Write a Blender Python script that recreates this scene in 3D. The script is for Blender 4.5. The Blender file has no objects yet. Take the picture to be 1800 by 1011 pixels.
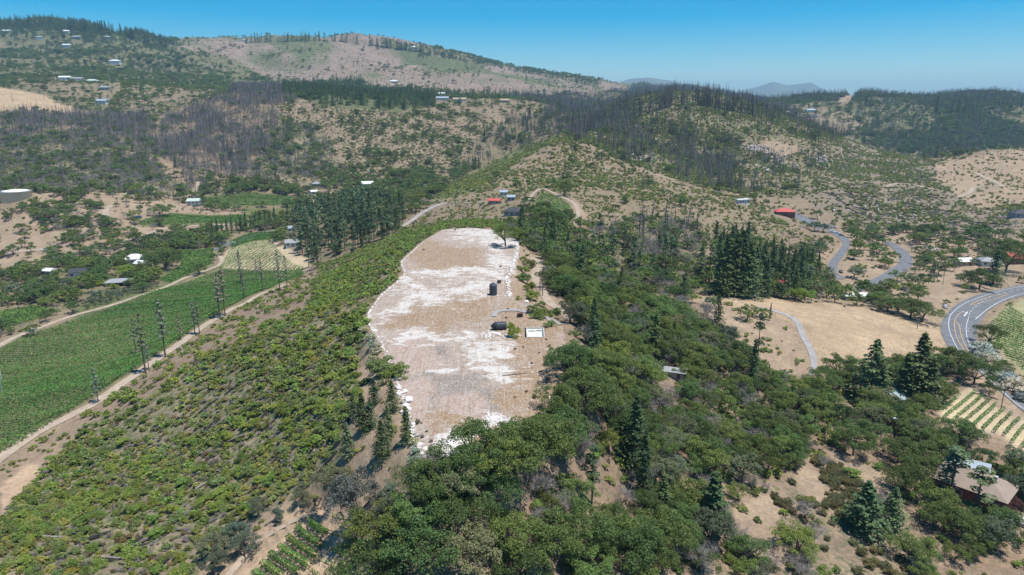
import bpy, math, random
import numpy as np
from mathutils import Vector, Matrix, Euler
random.seed(7); RNG = np.random.default_rng(7)
SC = bpy.context.scene; COL = SC.collection
# ------------------------------------------------------------------ camera, world, sun, exposure
CAMZ = 70.0; PITCH = math.radians(14.9); FPX = 1200.0; CP, SP = math.cos(PITCH), math.sin(PITCH)
cam_d = bpy.data.cameras.new('camera'); cam = bpy.data.objects.new('camera', cam_d); COL.objects.link(cam)
cam.location = (0, 0, CAMZ); cam.rotation_euler = (math.radians(90) - PITCH, 0, 0)
cam_d.sensor_width = 36; cam_d.lens = 24.0; cam_d.clip_start = 1; cam_d.clip_end = 60000
SC.camera = cam
SUNV = Vector((0.29, -0.11, 1.0)).normalized()
EL = math.asin(SUNV.z); AZ = math.atan2(SUNV.x, SUNV.y)
w = bpy.data.worlds.new('World'); SC.world = w; w.use_nodes = True
nt = w.node_tree; bg = nt.nodes['Background']; sky = nt.nodes.new('ShaderNodeTexSky')
sky.sky_type = 'NISHITA'; sky.sun_disc = False; sky.sun_elevation = EL; sky.sun_rotation = AZ
sky.altitude = 300; sky.air_density = 1.0; sky.dust_density = 0.1; sky.ozone_density = 5.0
hs = nt.nodes.new('ShaderNodeHueSaturation'); hs.inputs['Saturation'].default_value = 1.85; hs.inputs['Hue'].default_value = .492; nt.links.new(sky.outputs[0], hs.inputs['Color']); nt.links.new(hs.outputs[0], bg.inputs[0]); bg.inputs[1].default_value = 0.098
sd = bpy.data.lights.new('sun', 'SUN'); so = bpy.data.objects.new('sun', sd); COL.objects.link(so)
sd.energy = 5.0; sd.angle = math.radians(0.53); sd.color = (1, .962, .895)
so.rotation_euler = SUNV.to_track_quat('Z', 'Y').to_euler(); so.location = (0, 0, 400)
SC.view_settings.view_transform = 'Standard'; SC.view_settings.look = 'None'
SC.view_settings.exposure = 0.38; SC.view_settings.gamma = 1.0; SC.view_settings.use_curve_mapping = False
SC.render.engine = 'CYCLES'; cy = SC.cycles
cy.max_bounces = 4; cy.diffuse_bounces = 2; cy.glossy_bounces = 1; cy.transmission_bounces = 2
cy.transparent_max_bounces = 4; cy.volume_bounces = 0; cy.caustics_reflective = False; cy.caustics_refractive = False
cy.use_denoising = True
# ------------------------------------------------------------------ helpers: tagging, meshes, materials
def tag(o, label=None, cat=None, group=None, kind=None):
    if label: o['label'] = label
    if cat: o['category'] = cat
    if group: o['group'] = group
    if kind: o['kind'] = kind
    return o
def empty(name, loc, rz=0.0, sc=1.0):
    o = bpy.data.objects.new(name, None); COL.objects.link(o); o.location = loc
    o.rotation_euler = (0, 0, rz); o.scale = (sc, sc, sc); o.empty_display_size = .5
    return o
def npmesh(name, V, Q=None, T=None, mats=(), mi=None, smooth=False):
    m = bpy.data.meshes.new(name); V = np.asarray(V, np.float32)
    nq = 0 if Q is None else len(Q); ntr = 0 if T is None else len(T)
    loops = np.concatenate([np.asarray(Q, np.int32).ravel() if nq else np.zeros(0, np.int32), np.asarray(T, np.int32).ravel() if ntr else np.zeros(0, np.int32)])
    m.vertices.add(len(V)); m.vertices.foreach_set('co', V.ravel())
    m.loops.add(len(loops)); m.loops.foreach_set('vertex_index', loops)
    m.polygons.add(nq + ntr)
    st = np.concatenate([np.arange(nq) * 4, nq * 4 + np.arange(ntr) * 3]).astype(np.int32)
    m.polygons.foreach_set('loop_start', st)
    if mi is not None: m.polygons.foreach_set('material_index', np.asarray(mi, np.int32))
    m.polygons.foreach_set('use_smooth', np.full(nq + ntr, bool(smooth)))
    for x in mats: m.materials.append(x)
    m.update(calc_edges=True)
    return m
def link(name, mesh, parent=None, loc=None):
    o = bpy.data.objects.new(name, mesh); COL.objects.link(o)
    if parent is not None: o.parent = parent
    if loc is not None: o.location = loc
    return o
class MB:
    def __init__(s): s.v = []; s.f = []; s.m = []
    def add(s, V, F, mi=0):
        k = len(s.v); s.v += [tuple(p) for p in V]; s.f += [tuple(i + k for i in f) for f in F]; s.m += [mi] * len(F); return s
    def box(s, c, d, rz=0.0, mi=0, taper=1.0):
        x, y, z = d[0] / 2, d[1] / 2, d[2] / 2; cr, sr = math.cos(rz), math.sin(rz); V = []
        for sz in (-1, 1):
            t = taper if sz > 0 else 1.0
            for sx, sy in ((-1, -1), (1, -1), (1, 1), (-1, 1)):
                a, b = sx * x * t, sy * y * t
                V.append((c[0] + a * cr - b * sr, c[1] + a * sr + b * cr, c[2] + sz * z))
        return s.add(V, [(0, 3, 2, 1), (4, 5, 6, 7), (0, 1, 5, 4), (1, 2, 6, 5), (2, 3, 7, 6), (3, 0, 4, 7)], mi)
    def tube(s, p0, p1, r0, r1, n=6, mi=0, cap=True):
        p0, p1 = Vector(p0), Vector(p1); d = (p1 - p0)
        if d.length < 1e-6: return s
        d.normalize(); a = d.orthogonal().normalized(); b = d.cross(a); V = []
        for p, r in ((p0, r0), (p1, r1)):
            for i in range(n):
                t = 2 * math.pi * i / n; V.append(p + (a * math.cos(t) + b * math.sin(t)) * r)
        F = [(i, (i + 1) % n, n + (i + 1) % n, n + i) for i in range(n)]
        if cap: F += [tuple(range(n - 1, -1, -1)), tuple(range(n, 2 * n))]
        return s.add(V, F, mi)
    def lathe(s, prof, n=24, mi=0, M=None):
        V = []; F = []
        for r, z in prof:
            for i in range(n):
                t = 2 * math.pi * i / n; p = Vector((r * math.cos(t), r * math.sin(t), z))
                V.append(M @ p if M else p)
        for k in range(len(prof) - 1):
            for i in range(n): F.append((k * n + i, k * n + (i + 1) % n, (k + 1) * n + (i + 1) % n, (k + 1) * n + i))
        F.append(tuple(range(n - 1, -1, -1))); F.append(tuple(range((len(prof) - 1) * n, len(prof) * n)))
        return s.add(V, F, mi)
    def mesh(s, name, mats, smooth=False):
        m = bpy.data.meshes.new(name); m.from_pydata(s.v, [], s.f)
        for x in (mats if isinstance(mats, (list, tuple)) else [mats]): m.materials.append(x)
        m.polygons.foreach_set('material_index', s.m)
        if smooth: m.polygons.foreach_set('use_smooth', [True] * len(s.f))
        m.update(); return m
    def build(s, name, mats, parent=None, smooth=False, loc=None): return link(name, s.mesh(name, mats, smooth), parent, loc)

def mat(name):
    m = bpy.data.materials.new(name); m.use_nodes = True; t = m.node_tree
    b = t.nodes['Principled BSDF']; b.inputs['Specular IOR Level'].default_value = .25; b.inputs['Roughness'].default_value = .8
    return m, t, b
def N(t, typ, **kw):
    n = t.nodes.new(typ)
    for k, v in kw.items():
        if k in ('i',):
            for kk, vv in v.items(): n.inputs[kk].default_value = vv
        else: setattr(n, k, v)
    return n
def mix(t, fac, a, b, blend='MIX'):
    n = t.nodes.new('ShaderNodeMix'); n.data_type = 'RGBA'; n.blend_type = blend
    for sock, val in ((n.inputs[0], fac), (n.inputs[6], a), (n.inputs[7], b)):
        if hasattr(val, 'node'): t.links.new(val, sock)
        elif isinstance(val, (int, float)): sock.default_value = val
        else: sock.default_value = (*val[:3], 1)
    return n.outputs[2]
def noise(t, scale, detail=4, rough=.6, vec=None, dist=0):
    n = N(t, 'ShaderNodeTexNoise', i={'Scale': scale, 'Detail': detail, 'Roughness': rough, 'Distortion': dist})
    if vec is not None: t.links.new(vec, n.inputs['Vector'])
    return n.outputs['Fac']
def ramp(t, fac, p0, p1, c0=(0, 0, 0), c1=(1, 1, 1)):
    r = t.nodes.new('ShaderNodeValToRGB'); t.links.new(fac, r.inputs[0]); e = r.color_ramp.elements
    e[0].position = p0; e[1].position = p1; e[0].color = (*c0, 1); e[1].color = (*c1, 1); return r.outputs[0]
def geopos(t): return t.nodes.new('ShaderNodeNewGeometry').outputs['Position']
def simple(name, c, rough=.7, var=.25, scale=1.5, metal=0.0, spec=.25):
    m, t, b = mat(name); tc = t.nodes.new('ShaderNodeTexCoord').outputs['Object']
    n = ramp(t, noise(t, scale, 5, .65, tc), .3, .7)
    c0 = tuple(x * (1 - var) for x in c); c1 = tuple(min(1, x * (1 + var * .6)) for x in c)
    t.links.new(mix(t, n, c0, c1), b.inputs['Base Color']); b.inputs['Roughness'].default_value = rough
    b.inputs['Metallic'].default_value = metal; b.inputs['Specular IOR Level'].default_value = spec
    return m
def leafmat(name, c0, c1, c2=None, p2=.1, trans=.32):
    m, t, b = mat(name); g = t.nodes.new('ShaderNodeNewGeometry'); oi = t.nodes.new('ShaderNodeObjectInfo')
    c = mix(t, g.outputs['Random Per Island'], c0, c1)
    if c2:
        gt = N(t, 'ShaderNodeMath', operation='LESS_THAN'); t.links.new(g.outputs['Random Per Island'], gt.inputs[0]); gt.inputs[1].default_value = p2
        c = mix(t, gt.outputs[0], c, c2)
    mr = N(t, 'ShaderNodeMapRange', i={3: .68, 4: 1.3}); t.links.new(oi.outputs['Random'], mr.inputs[0])
    c = mix(t, 1.0, c, mr.outputs[0], 'MULTIPLY')
    f7 = N(t, 'ShaderNodeMath', operation='MULTIPLY'); t.links.new(oi.outputs['Random'], f7.inputs[0]); f7.inputs[1].default_value = 7.31; fr = N(t, 'ShaderNodeMath', operation='FRACT'); t.links.new(f7.outputs[0], fr.inputs[0])
    c = mix(t, fr.outputs[0], mix(t, 1.0, c, (.86, 1.0, 1.12), 'MULTIPLY'), mix(t, 1.0, c, (1.24, 1.04, .88), 'MULTIPLY'))
    t.links.new(c, b.inputs['Base Color']); b.inputs['Roughness'].default_value = .55; b.inputs['Specular IOR Level'].default_value = .3
    if trans:
        tr = t.nodes.new('ShaderNodeBsdfTranslucent'); ms = t.nodes.new('ShaderNodeMixShader'); ms.inputs[0].default_value = trans
        t.links.new(c, tr.inputs[0]); out = t.nodes['Material Output']
        t.links.new(b.outputs[0], ms.inputs[1]); t.links.new(tr.outputs[0], ms.inputs[2]); t.links.new(ms.outputs[0], out.inputs[0])
    return m
# value noise on numpy arrays
def vnoise(x, y, seed=0):
    xi = np.floor(x).astype(np.int64); yi = np.floor(y).astype(np.int64); fx = x - xi; fy = y - yi
    fx = fx * fx * (3 - 2 * fx); fy = fy * fy * (3 - 2 * fy)
    def h(a, b):
        n = (a * 374761393 + b * 668265263 + seed * 1442695041) & 0xffffffff
        n = ((n ^ (n >> 13)) * 1274126177) & 0xffffffff
        return ((n ^ (n >> 16)) & 0xffffff) / float(0xffffff)
    return (h(xi, yi) * (1 - fx) + h(xi + 1, yi) * fx) * (1 - fy) + (h(xi, yi + 1) * (1 - fx) + h(xi + 1, yi + 1) * fx) * fy
def fbm(x, y, wl, octv=4, seed=0, gain=.5):
    r = 0; a = 1; tot = 0
    for k in range(octv):
        r = r + a * (vnoise(x / wl + 13.7 * k, y / wl + 7.1 * k, seed + k) * 2 - 1); tot += a; a *= gain; wl /= 2.03
    return r / tot
# ------------------------------------------------------------------ survey: sight lines of the photograph turned into ground heights
def sq(u, v):      # sight line through a point of the photo: x/y and z/y of its direction
    a = (np.asarray(u, float) - 900) / FPX; b = (505.5 - np.asarray(v, float)) / FPX
    y = CP + b * SP; z = -SP + b * CP
    return a / y, z / y
def proj(x, y, z):
    y = np.maximum(np.asarray(y, float), 1.0); s = x / y; q = (z - CAMZ) / y; d = CP - q * SP
    return 900 + FPX * s / d, 505.5 - FPX * (SP + q * CP) / d
CTRL = '''0 1011 118;0 900 155;0 800 205;0 605 358;0 500 497;0 450 575;0 400 660;0 352 700;0 300 850;0 250 1000;0 200 1200;0 160 1400;0 140 1800;0 110 2200;0 60 2700;0 42 2900;
280 76 2900;200 54 2850;110 46 2850;300 80 2950;350 76 3150;450 71 3250;600 68 3300;720 82 3400;850 110 3600;1000 138 4000;1100 156 4200;1180 158 4400;
330 110 2600;420 130 2500;500 115 2700;300 140 2100;150 145 1650;100 120 2000;450 165 1800;255 200 1300;300 240 1120;450 178 1300;400 210 1200;350 250 1080;300 290 950;200 230 1130;120 195 1250;130 230 1090;
520 176 1300;700 187 1350;850 197 1350;850 180 1700;700 150 2200;950 182 1750;1000 192 1500;600 230 1200;750 250 1150;900 228 1250;600 300 1020;750 310 1000;450 315 930;250 330 820;120 330 760;150 400 650;
850 140 2700;1000 165 2600;1100 175 2300;
340 358 820;560 350 880;650 332 930;780 325 960;450 415 640;580 370 800;400 470 530;200 600 340;300 550 385;100 700 255;210 690 243;420 520 405;530 485 480;330 590 325;130 745 222;50 640 330;450 445 570;250 450 580;120 500 485;
600 480 440;700 412 500;760 380 560;800 347 620;760 354 610;650 450 420;560 470 470;
850 300 750;940 258 850;985 239 900;1050 228 1000;1110 196 1100;1190 158 1180;1150 165 1150;1240 163 1210;1300 184 1250;1400 225 1250;1480 250 1200;1560 270 1100;1620 282 1050;1680 278 1050;1740 268 1050;1800 265 1060;
965 365 510;900 375 500;830 375 520;1000 310 700;940 300 720;1100 300 780;1100 370 560;1000 350 560;1200 350 620;1200 430 480;1100 440 440;1250 270 950;1350 300 850;1300 350 700;1380 378 650;1500 330 750;1600 350 720;1750 380 640;1700 310 870;1780 410 560;1600 400 620;1500 390 640;1300 400 560;1400 420 540;
1590 460 480;1480 480 440;1450 520 385;1300 500 372;1700 500 410;1800 505 405;1690 560 340;1700 640 275;1790 710 237;1790 560 340;1700 760 212;1790 780 207;1800 440 510;
1330 545 320;1500 547 338;1640 580 318;1500 600 290;1420 640 262;1300 620 265;1600 650 270;1450 700 238;1600 740 220;
1200 600 260;1050 500 345;1000 450 385;1200 520 340;1050 560 258;1100 600 240;1100 700 190;1000 740 152;900 850 128;900 950 118;900 1011 112;1200 800 178;1200 900 150;1200 1000 128;1400 760 210;1400 900 162;1400 1000 140;1600 800 198;1600 900 170;1600 1000 147;1780 900 172;1790 1000 150;1050 850 145;1050 950 128;
500 1000 122;600 900 135;650 850 131;700 900 119;700 1000 109;700 800 133;740 860 121;770 850 119;660 930 122;700 760 142;640 700 164;600 800 146;600 850 136;640 760 146;500 800 165;400 900 148;300 1000 128;300 800 185;200 900 155;100 800 200;100 900 160;550 700 182;550 600 222;450 600 238;330 680 222;400 640 230;600 520 275;500 530 330;560 500 340;680 430 412;650 450 395;720 415 425;620 640 195'''
HID = [(.53, 2150, 96), (.62, 2080, 92), (.70, 2020, 84), (.76, 2000, 76), (-.15, 800, -42), (-.12, 900, -38), (-.04, 920, -32), (0, 1060, -32), (.05, 1130, 5), (-.06, 1000, -34), (.0, 1180, -10), (.1, 1500, 20), (.2, 1500, 20), (.35, 1450, -30), (.5, 1330, -62), (.65, 1300, -60), (.8, 1300, -60),
       (-.8, 3600, 330), (-.3, 4200, 300), (0, 4800, 220), (.2, 5200, 120), (.4, 3200, 40), (.7, 3000, 20), (.5, 4500, 0), (.2, 2800, 60), (.12, 1900, 60), (.0, 2100, 85), (1.1, 400, -38), (1.1, 900, -20), (1.1, 1800, 20), (1.1, 200, -42), (-1.1, 200, -40), (-1.1, 500, -58), (-1.1, 1100, 30), (-1.1, 2800, 330),
       (0, 60, -32), (.8, 60, -50), (-.8, 60, -40), (0, 95, -19), (-.6, 8000, 200), (0, 9000, 50), (.6, 9000, 0), (0, 16000, 0), (-1.1, 16000, 0), (1.1, 16000, 0), (-.34, 1120, 18), (-.5, 1500, 95), (-.56, 1500, 90)]
PADPX = [(780, 404), (745, 425), (722, 445), (706, 462), (712, 480), (700, 495), (670, 520), (648, 552), (653, 575), (668, 600), (688, 640), (700, 680), (712, 715), (722, 750), (738, 785), (762, 806), (800, 815), (850, 806), (880, 775), (915, 745), (960, 712), (990, 690), (985, 660), (978, 630), (988, 600), (985, 572), (955, 545), (912, 527), (905, 500), (905, 470), (912, 440), (908, 425), (885, 406), (830, 401)]
def pad_xy():
    out = []
    for u, v in PADPX:
        s, q = sq(u, v); y = -CAMZ / q; out.append((float(s * y), float(y)))
    return np.array(out)
PAD = pad_xy()
def inpoly(px, py, P):
    P = np.asarray(P, float); r = np.zeros(np.shape(px), bool); j = len(P) - 1
    for i in range(len(P)):
        xi, yi = P[i]; xj, yj = P[j]
        if yi != yj: r ^= ((yi > py) != (yj > py)) & (px < (xj - xi) * (py - yi) / (yj - yi) + xi)
        j = i
    return r
def segdist(px, py, P, closed=False):
    P = np.asarray(P, float); d = np.full(np.shape(px), 1e9); n = len(P)
    for i in range(n if closed else n - 1):
        a = P[i]; b = P[(i + 1) % n]; e = b - a; L = (e @ e) or 1e-9
        t = np.clip(((px - a[0]) * e[0] + (py - a[1]) * e[1]) / L, 0, 1)
        d = np.minimum(d, np.hypot(px - a[0] - t * e[0], py - a[1] - t * e[1]))
    return d
pts = []
for r in CTRL.replace('\n', '').split(';'):
    if r.strip():
        u, v, Y = map(float, r.split()); s, q = sq(u, v); pts.append((float(s), math.log(Y), CAMZ + Y * float(q)))
for s, Y, z in HID: pts.append((s, math.log(Y), z))
for i in range(0, len(PAD)): pts.append((PAD[i, 0] / PAD[i, 1], math.log(PAD[i, 1]), -.3))
for (x, y) in ((0, 150), (5, 200), (-10, 260), (-10, 330), (20, 250), (-15, 380), (-30, 215)): pts.append((x / y, math.log(y), 0))
pts = np.array(pts)
def tps(r2): return .5 * r2 * np.log(r2 + 1e-12)
n = len(pts); A = np.zeros((n + 3, n + 3)); d2 = ((pts[:, None, :2] - pts[None, :, :2]) ** 2).sum(-1)
A[:n, :n] = tps(d2) + np.eye(n) * 8e-4; A[:n, n] = 1; A[:n, n + 1:] = pts[:, :2]; A[n, :n] = 1; A[n + 1:, :n] = pts[:, :2].T
W = np.linalg.solve(A, np.concatenate([pts[:, 2], [0, 0, 0]]))
NS, NT = 900, 780; S0, S1 = -1.25, 1.25; T0, T1 = math.log(30.0), math.log(21000.0)
sa = np.linspace(S0, S1, NS)
# rows of the ground mesh: closer together over the stretch where detail is seen
ta = np.concatenate([np.linspace(T0, math.log(90), 20, endpoint=False), np.linspace(math.log(90), math.log(5500), 700, endpoint=False), np.linspace(math.log(5500), T1, 60)]); NT = len(ta)
Sg, Tg = np.meshgrid(sa, ta); Yg = np.exp(Tg); Xg = Sg * Yg
Hg = np.zeros_like(Sg); Tcl = np.minimum(Tg, math.log(16000))
for i in range(0, NT, 20):
    a = Sg[i:i + 20].ravel(); b = Tcl[i:i + 20].ravel()
    rr = (a[:, None] - pts[None, :, 0]) ** 2 + (b[:, None] - pts[None, :, 1]) ** 2
    Hg[i:i + 20] = (tps(rr) @ W[:n] + W[n] + W[n + 1] * a + W[n + 2] * b).reshape(-1, NS)
amp = np.clip((Yg - 420) / 600, 0, 1)
gul = 1 - np.abs(fbm(Xg, Yg, 420, 4, 3)) * 2
farm = np.clip((Yg - 1600) / 900, 0, 1)
Hg += amp * (1 - farm) * (fbm(Xg, Yg, 170, 4, 5) * 7) + farm * ((gul - .6) * 58 + fbm(Xg, Yg, 300, 5, 9) * 20)
Hg += fbm(Xg, Yg, 28, 3, 11) * np.where(Yg < 420, .7, 1.6)
# pad levelled flat
pin = inpoly(Xg, Yg, PAD) & (Yg < 450); pd = np.full_like(Xg, 99.0); near = (Yg < 470) & (np.abs(Xg) < 130)
pd[near] = segdist(Xg[near], Yg[near], PAD, True)
wgt = np.where(pin, 1.0, np.clip(1 - pd / 7.0, 0, 1)); wgt = wgt * wgt * (3 - 2 * wgt)
Hg = Hg * (1 - wgt) + wgt * (-.05)
# far blue mountains beyond everything
def ridge(Yc, prof, wid):
    us = [p[0] for p in prof]; s_ = [float(sq(p[0], p[1])[0]) for p in prof]; h_ = [CAMZ + Yc * float(sq(p[0], p[1])[1]) for p in prof]
    hh = np.interp(Sg, s_, h_, left=-50, right=-50) + fbm(Xg, Yg, 900, 3, 21) * 14
    return hh * np.exp(-((Yg - Yc) / wid) ** 2) - 60 * (1 - np.exp(-((Yg - Yc) / wid) ** 2))
Hg = np.maximum(Hg, ridge(15000, [(1040, 200), (1070, 150), (1110, 138), (1140, 136), (1180, 142), (1230, 158), (1290, 162), (1330, 154), (1360, 144), (1385, 151), (1425, 145), (1460, 163), (1520, 172), (1600, 178), (1700, 186), (1800, 190), (1900, 200)], 2600))
Hg = np.where(Yg > 19500, np.minimum(Hg, 0), Hg)
def H(x, y):
    y = np.maximum(np.asarray(y, float), 31); fs = np.clip((np.asarray(x) / y - S0) / (S1 - S0) * (NS - 1), 0, NS - 1.001)
    ft = np.clip(np.interp(np.log(y), ta, np.arange(NT)), 0, NT - 1.001)
    i = fs.astype(int); j = ft.astype(int); a = fs - i; b = ft - j
    return (Hg[j, i] * (1 - a) + Hg[j, i + 1] * a) * (1 - b) + (Hg[j + 1, i] * (1 - a) + Hg[j + 1, i + 1] * a) * b
Qg = (Hg - CAMZ) / Yg; RUN = np.maximum.accumulate(Qg, axis=0)
RUNP = np.vstack([np.full((1, NS), -9.0), RUN[:-1]])
def hit(u, v):
    """ground point on the sight line of the survey photo"""
    s, q = sq(u, v); s = float(s); q = float(q)
    fs = (s - S0) / (S1 - S0) * (NS - 1); i = int(fs); a = fs - i
    col = Qg[:, i] * (1 - a) + Qg[:, i + 1] * a; k = int(np.argmax(col >= q))
    if col[k] < q: k = int(np.argmax(col)); y = math.exp(ta[k])
    else:
        f = (q - col[k - 1]) / (col[k] - col[k - 1] + 1e-12); y = math.exp(ta[k - 1] + f * (ta[k] - ta[k - 1]))
    return float(s * y), float(y), float(H(s * y, y))
def hits(L): return [hit(u, v) for u, v in L]

# ------------------------------------------------------------------ roads: centre lines surveyed first so that the ground is graded under them
ROADS = [  # name, material key, width, points
 ('highway', 'asphalt', [(1850, 500, 15), (1800, 510, 15), (1742, 524, 15), (1708, 542, 15.5), (1691, 562, 15.5), (1685, 583, 15), (1691, 605, 13), (1709, 627, 11.5), (1738, 650, 10), (1770, 680, 9.5), (1800, 705, 9.5), (1850, 748, 9.5)]),
 ('dirt_road', 'dirt', [(-40, 630, 4.5), (0, 607, 4.5), (30, 592, 4), (80, 572, 3.8), (130, 555, 3.8), (200, 536, 3.8), (260, 514, 3.6), (320, 491, 3.6), (384, 466, 3.6), (388, 450, 3.4)]),
 ('dirt_road', 'dirt', [(-60, 850, 4.5), (0, 808, 4.5), (60, 766, 4.5), (130, 727, 4.2), (175, 702, 4.2), (245, 653, 4.2), (305, 612, 4), (350, 580, 3.8), (405, 545, 3.5), (440, 527, 3), (500, 500, 2.6)]),
 ('gravel_path', 'gravel', [(868, 558, 1.6), (872, 550, 2.2), (890, 546.5, 2.4), (910, 547, 2.4), (940, 553, 2.4), (962, 561, 2.2), (985, 572, 1.8)]),
 ('dirt_track', 'pale', [(938, 452, 4.5), (946, 470, 4.5), (941, 488, 4.2), (950, 508, 3.6), (965, 528, 3.4), (985, 545, 3.2), (1003, 566, 3)]),
 ('path', 'gravel', [(1330, 538, 3), (1375, 552, 2.8), (1400, 565, 2.8), (1412, 590, 2.8), (1426, 618, 2.8), (1431, 640, 2.6), (1426, 662, 2.6)]),
 ('driveway', 'asphalt', [(1500, 512, 7), (1530, 498, 8), (1560, 486, 8.5), (1586, 470, 9), (1592, 455, 8.5), (1582, 440, 8), (1560, 425, 7)]),
 ('driveway', 'asphalt', [(1480, 492, 6), (1464, 478, 6), (1466, 462, 6), (1482, 440, 6), (1487, 425, 6), (1465, 408, 9), (1440, 399, 12), (1418, 389, 13), (1400, 377, 9), (1385, 372, 6)]),
 ('dirt_track', 'pale', [(1685, 348, 5), (1705, 338, 5), (1715, 328, 5), (1760, 327, 5), (1740, 316, 5), (1715, 303, 5)]),
 ('dirt_track', 'pale', [(1555, 330, 5), (1580, 322, 5), (1610, 326, 5), (1650, 336, 4)]),
 ('farm_road', 'pale', [(215, 425, 7), (260, 412, 9), (300, 401, 8), (360, 396, 7), (450, 392, 6)]),
 ('lane', 'asphalt', [(375, 440, 7), (420, 424, 7), (470, 408, 7), (540, 397, 6), (575, 384, 8), (603, 364, 9), (615, 358, 7)]),
 ('dirt_track', 'pale', [(330, 346, 5), (343, 334, 5), (350, 318, 4)]),
 ('farm_road', 'pale', [(190, 384, 6), (185, 372, 6), (196, 360, 5)]),
 ('driveway', 'gravel', [(705, 400, 4), (735, 380, 4), (765, 362, 5), (790, 356, 5), (830, 356, 5), (855, 354, 4)]),
 ('dirt_track', 'pale', [(975, 311, 4), (1060, 306, 4), (1130, 304, 4), (1190, 318, 4)]),
 ('dirt_track', 'pale', [(925, 358, 2.6), (950, 332, 2.6), (985, 345, 2.8), (1012, 362, 3.4), (1015, 385, 3), (1000, 400, 2.6)]),
 ('path', 'pale', [(395, 1020, 1.6), (450, 962, 1.6), (510, 921, 1.6), (550, 890, 1.5)]),
 ('farm_road', 'pale', [(0, 445, 9), (50, 441, 9), (90, 438, 6)]),
]
ORD1 = 'first second third fourth fifth sixth seventh eighth ninth tenth eleventh twelfth thirteenth fourteenth fifteenth sixteenth seventeenth eighteenth nineteenth'.split()
TENS = {2: 'twent', 3: 'thirt', 4: 'fort', 5: 'fift', 6: 'sixt', 7: 'sevent', 8: 'eight', 9: 'ninet'}
def ordw(k):
    if k < 20: return ORD1[k - 1]
    pre = 'hundred and ' if k > 100 else ''; k = (k - 1) % 100 + 1 if k > 100 else k
    if k == 100: return 'hundredth'
    if k < 20: return pre + ORD1[k - 1]
    t_, u_ = divmod(k, 10); return pre + (TENS[t_] + 'ieth' if u_ == 0 else TENS[t_] + 'y-' + ORD1[u_ - 1])
def smoothline(P, step=2.0):
    P = np.array(P, float); out = []
    for i in range(len(P) - 1):
        p0 = P[max(i - 1, 0)]; p1 = P[i]; p2 = P[i + 1]; p3 = P[min(i + 2, len(P) - 1)]
        m = max(2, int(np.hypot(*(p2 - p1)[:2]) / step))
        for k in range(m):
            f = k / m; out.append(.5 * ((2 * p1) + (p2 - p0) * f + (2 * p0 - 5 * p1 + 4 * p2 - p3) * f * f + (3 * p1 - p0 - 3 * p2 + p3) * f ** 3))
    out.append(P[-1]); return np.array(out)
ROADL = []; EXCL = []
for nm, mk, L in ROADS:
    W3 = []
    for u, v, wd in L:
        x, y, z = hit(u, v); W3.append((x, y, wd))
    C_ = smoothline(W3); z = H(C_[:, 0], C_[:, 1]); k = min(15, len(z) // 2 * 2 - 1)
    if k >= 3: z = np.convolve(np.pad(z, k // 2, mode='edge'), np.ones(k) / k, 'valid')
    ROADL.append((nm, mk, C_, z)); EXCL.append((C_, C_[:, 2] / 2 + .8))
for nm, mk, C_, z in ROADL:
    wmax = C_[:, 2].max() / 2 + 9; x0, x1 = C_[:, 0].min() - wmax, C_[:, 0].max() + wmax; y0, y1 = C_[:, 1].min() - wmax, C_[:, 1].max() + wmax
    jj, ii = np.nonzero((Xg > x0) & (Xg < x1) & (Yg > y0) & (Yg < y1)); px = Xg[jj, ii]; py = Yg[jj, ii]
    bd = np.full(len(px), 1e9); bz = np.zeros(len(px)); bw = np.zeros(len(px))
    for k in range(len(C_)):
        d = np.hypot(px - C_[k, 0], py - C_[k, 1]); m = d < bd; bd[m] = d[m]; bz[m] = z[k]; bw[m] = C_[k, 2] / 2
    fall = 2.5 + py * .008; f = np.clip(1 - (bd - bw - 1.2 - py * .003) / fall, 0, 1); f = f * f * (3 - 2 * f)
    Hg[jj, ii] = Hg[jj, ii] * (1 - f) + f * (bz - .06)
def padpt(u, v):
    s_, q_ = sq(u, v); y_ = -CAMZ / float(q_); return float(s_) * y_, y_
POOL = (padpt(926, 586)[0], padpt(956, 586)[0], padpt(940, 594)[1], padpt(940, 577.5)[1])
pm_ = (Xg > POOL[0] + .1) & (Xg < POOL[1] - .1) & (Yg > POOL[2] + .1) & (Yg < POOL[3] - .1)
for _ in range(1): pm_ = pm_ | np.roll(pm_, 1, 0) | np.roll(pm_, -1, 0) | np.roll(pm_, 1, 1) | np.roll(pm_, -1, 1)
Hg[pm_] = -2.6
Qg = (Hg - CAMZ) / Yg; RUN = np.maximum.accumulate(Qg, axis=0); RUNP = np.vstack([np.full((1, NS), -9.0), RUN[:-1]])
# ------------------------------------------------------------------ land cover: what grows where
TAN = (.275, .21, .155); PALE = (.335, .26, .188); PINK = (.27, .213, .178); SOIL = (.25, .185, .135); GRN = (.13, .15, .06); DRK = (.09, .10, .055); GREY = (.20, .17, .15)
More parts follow.
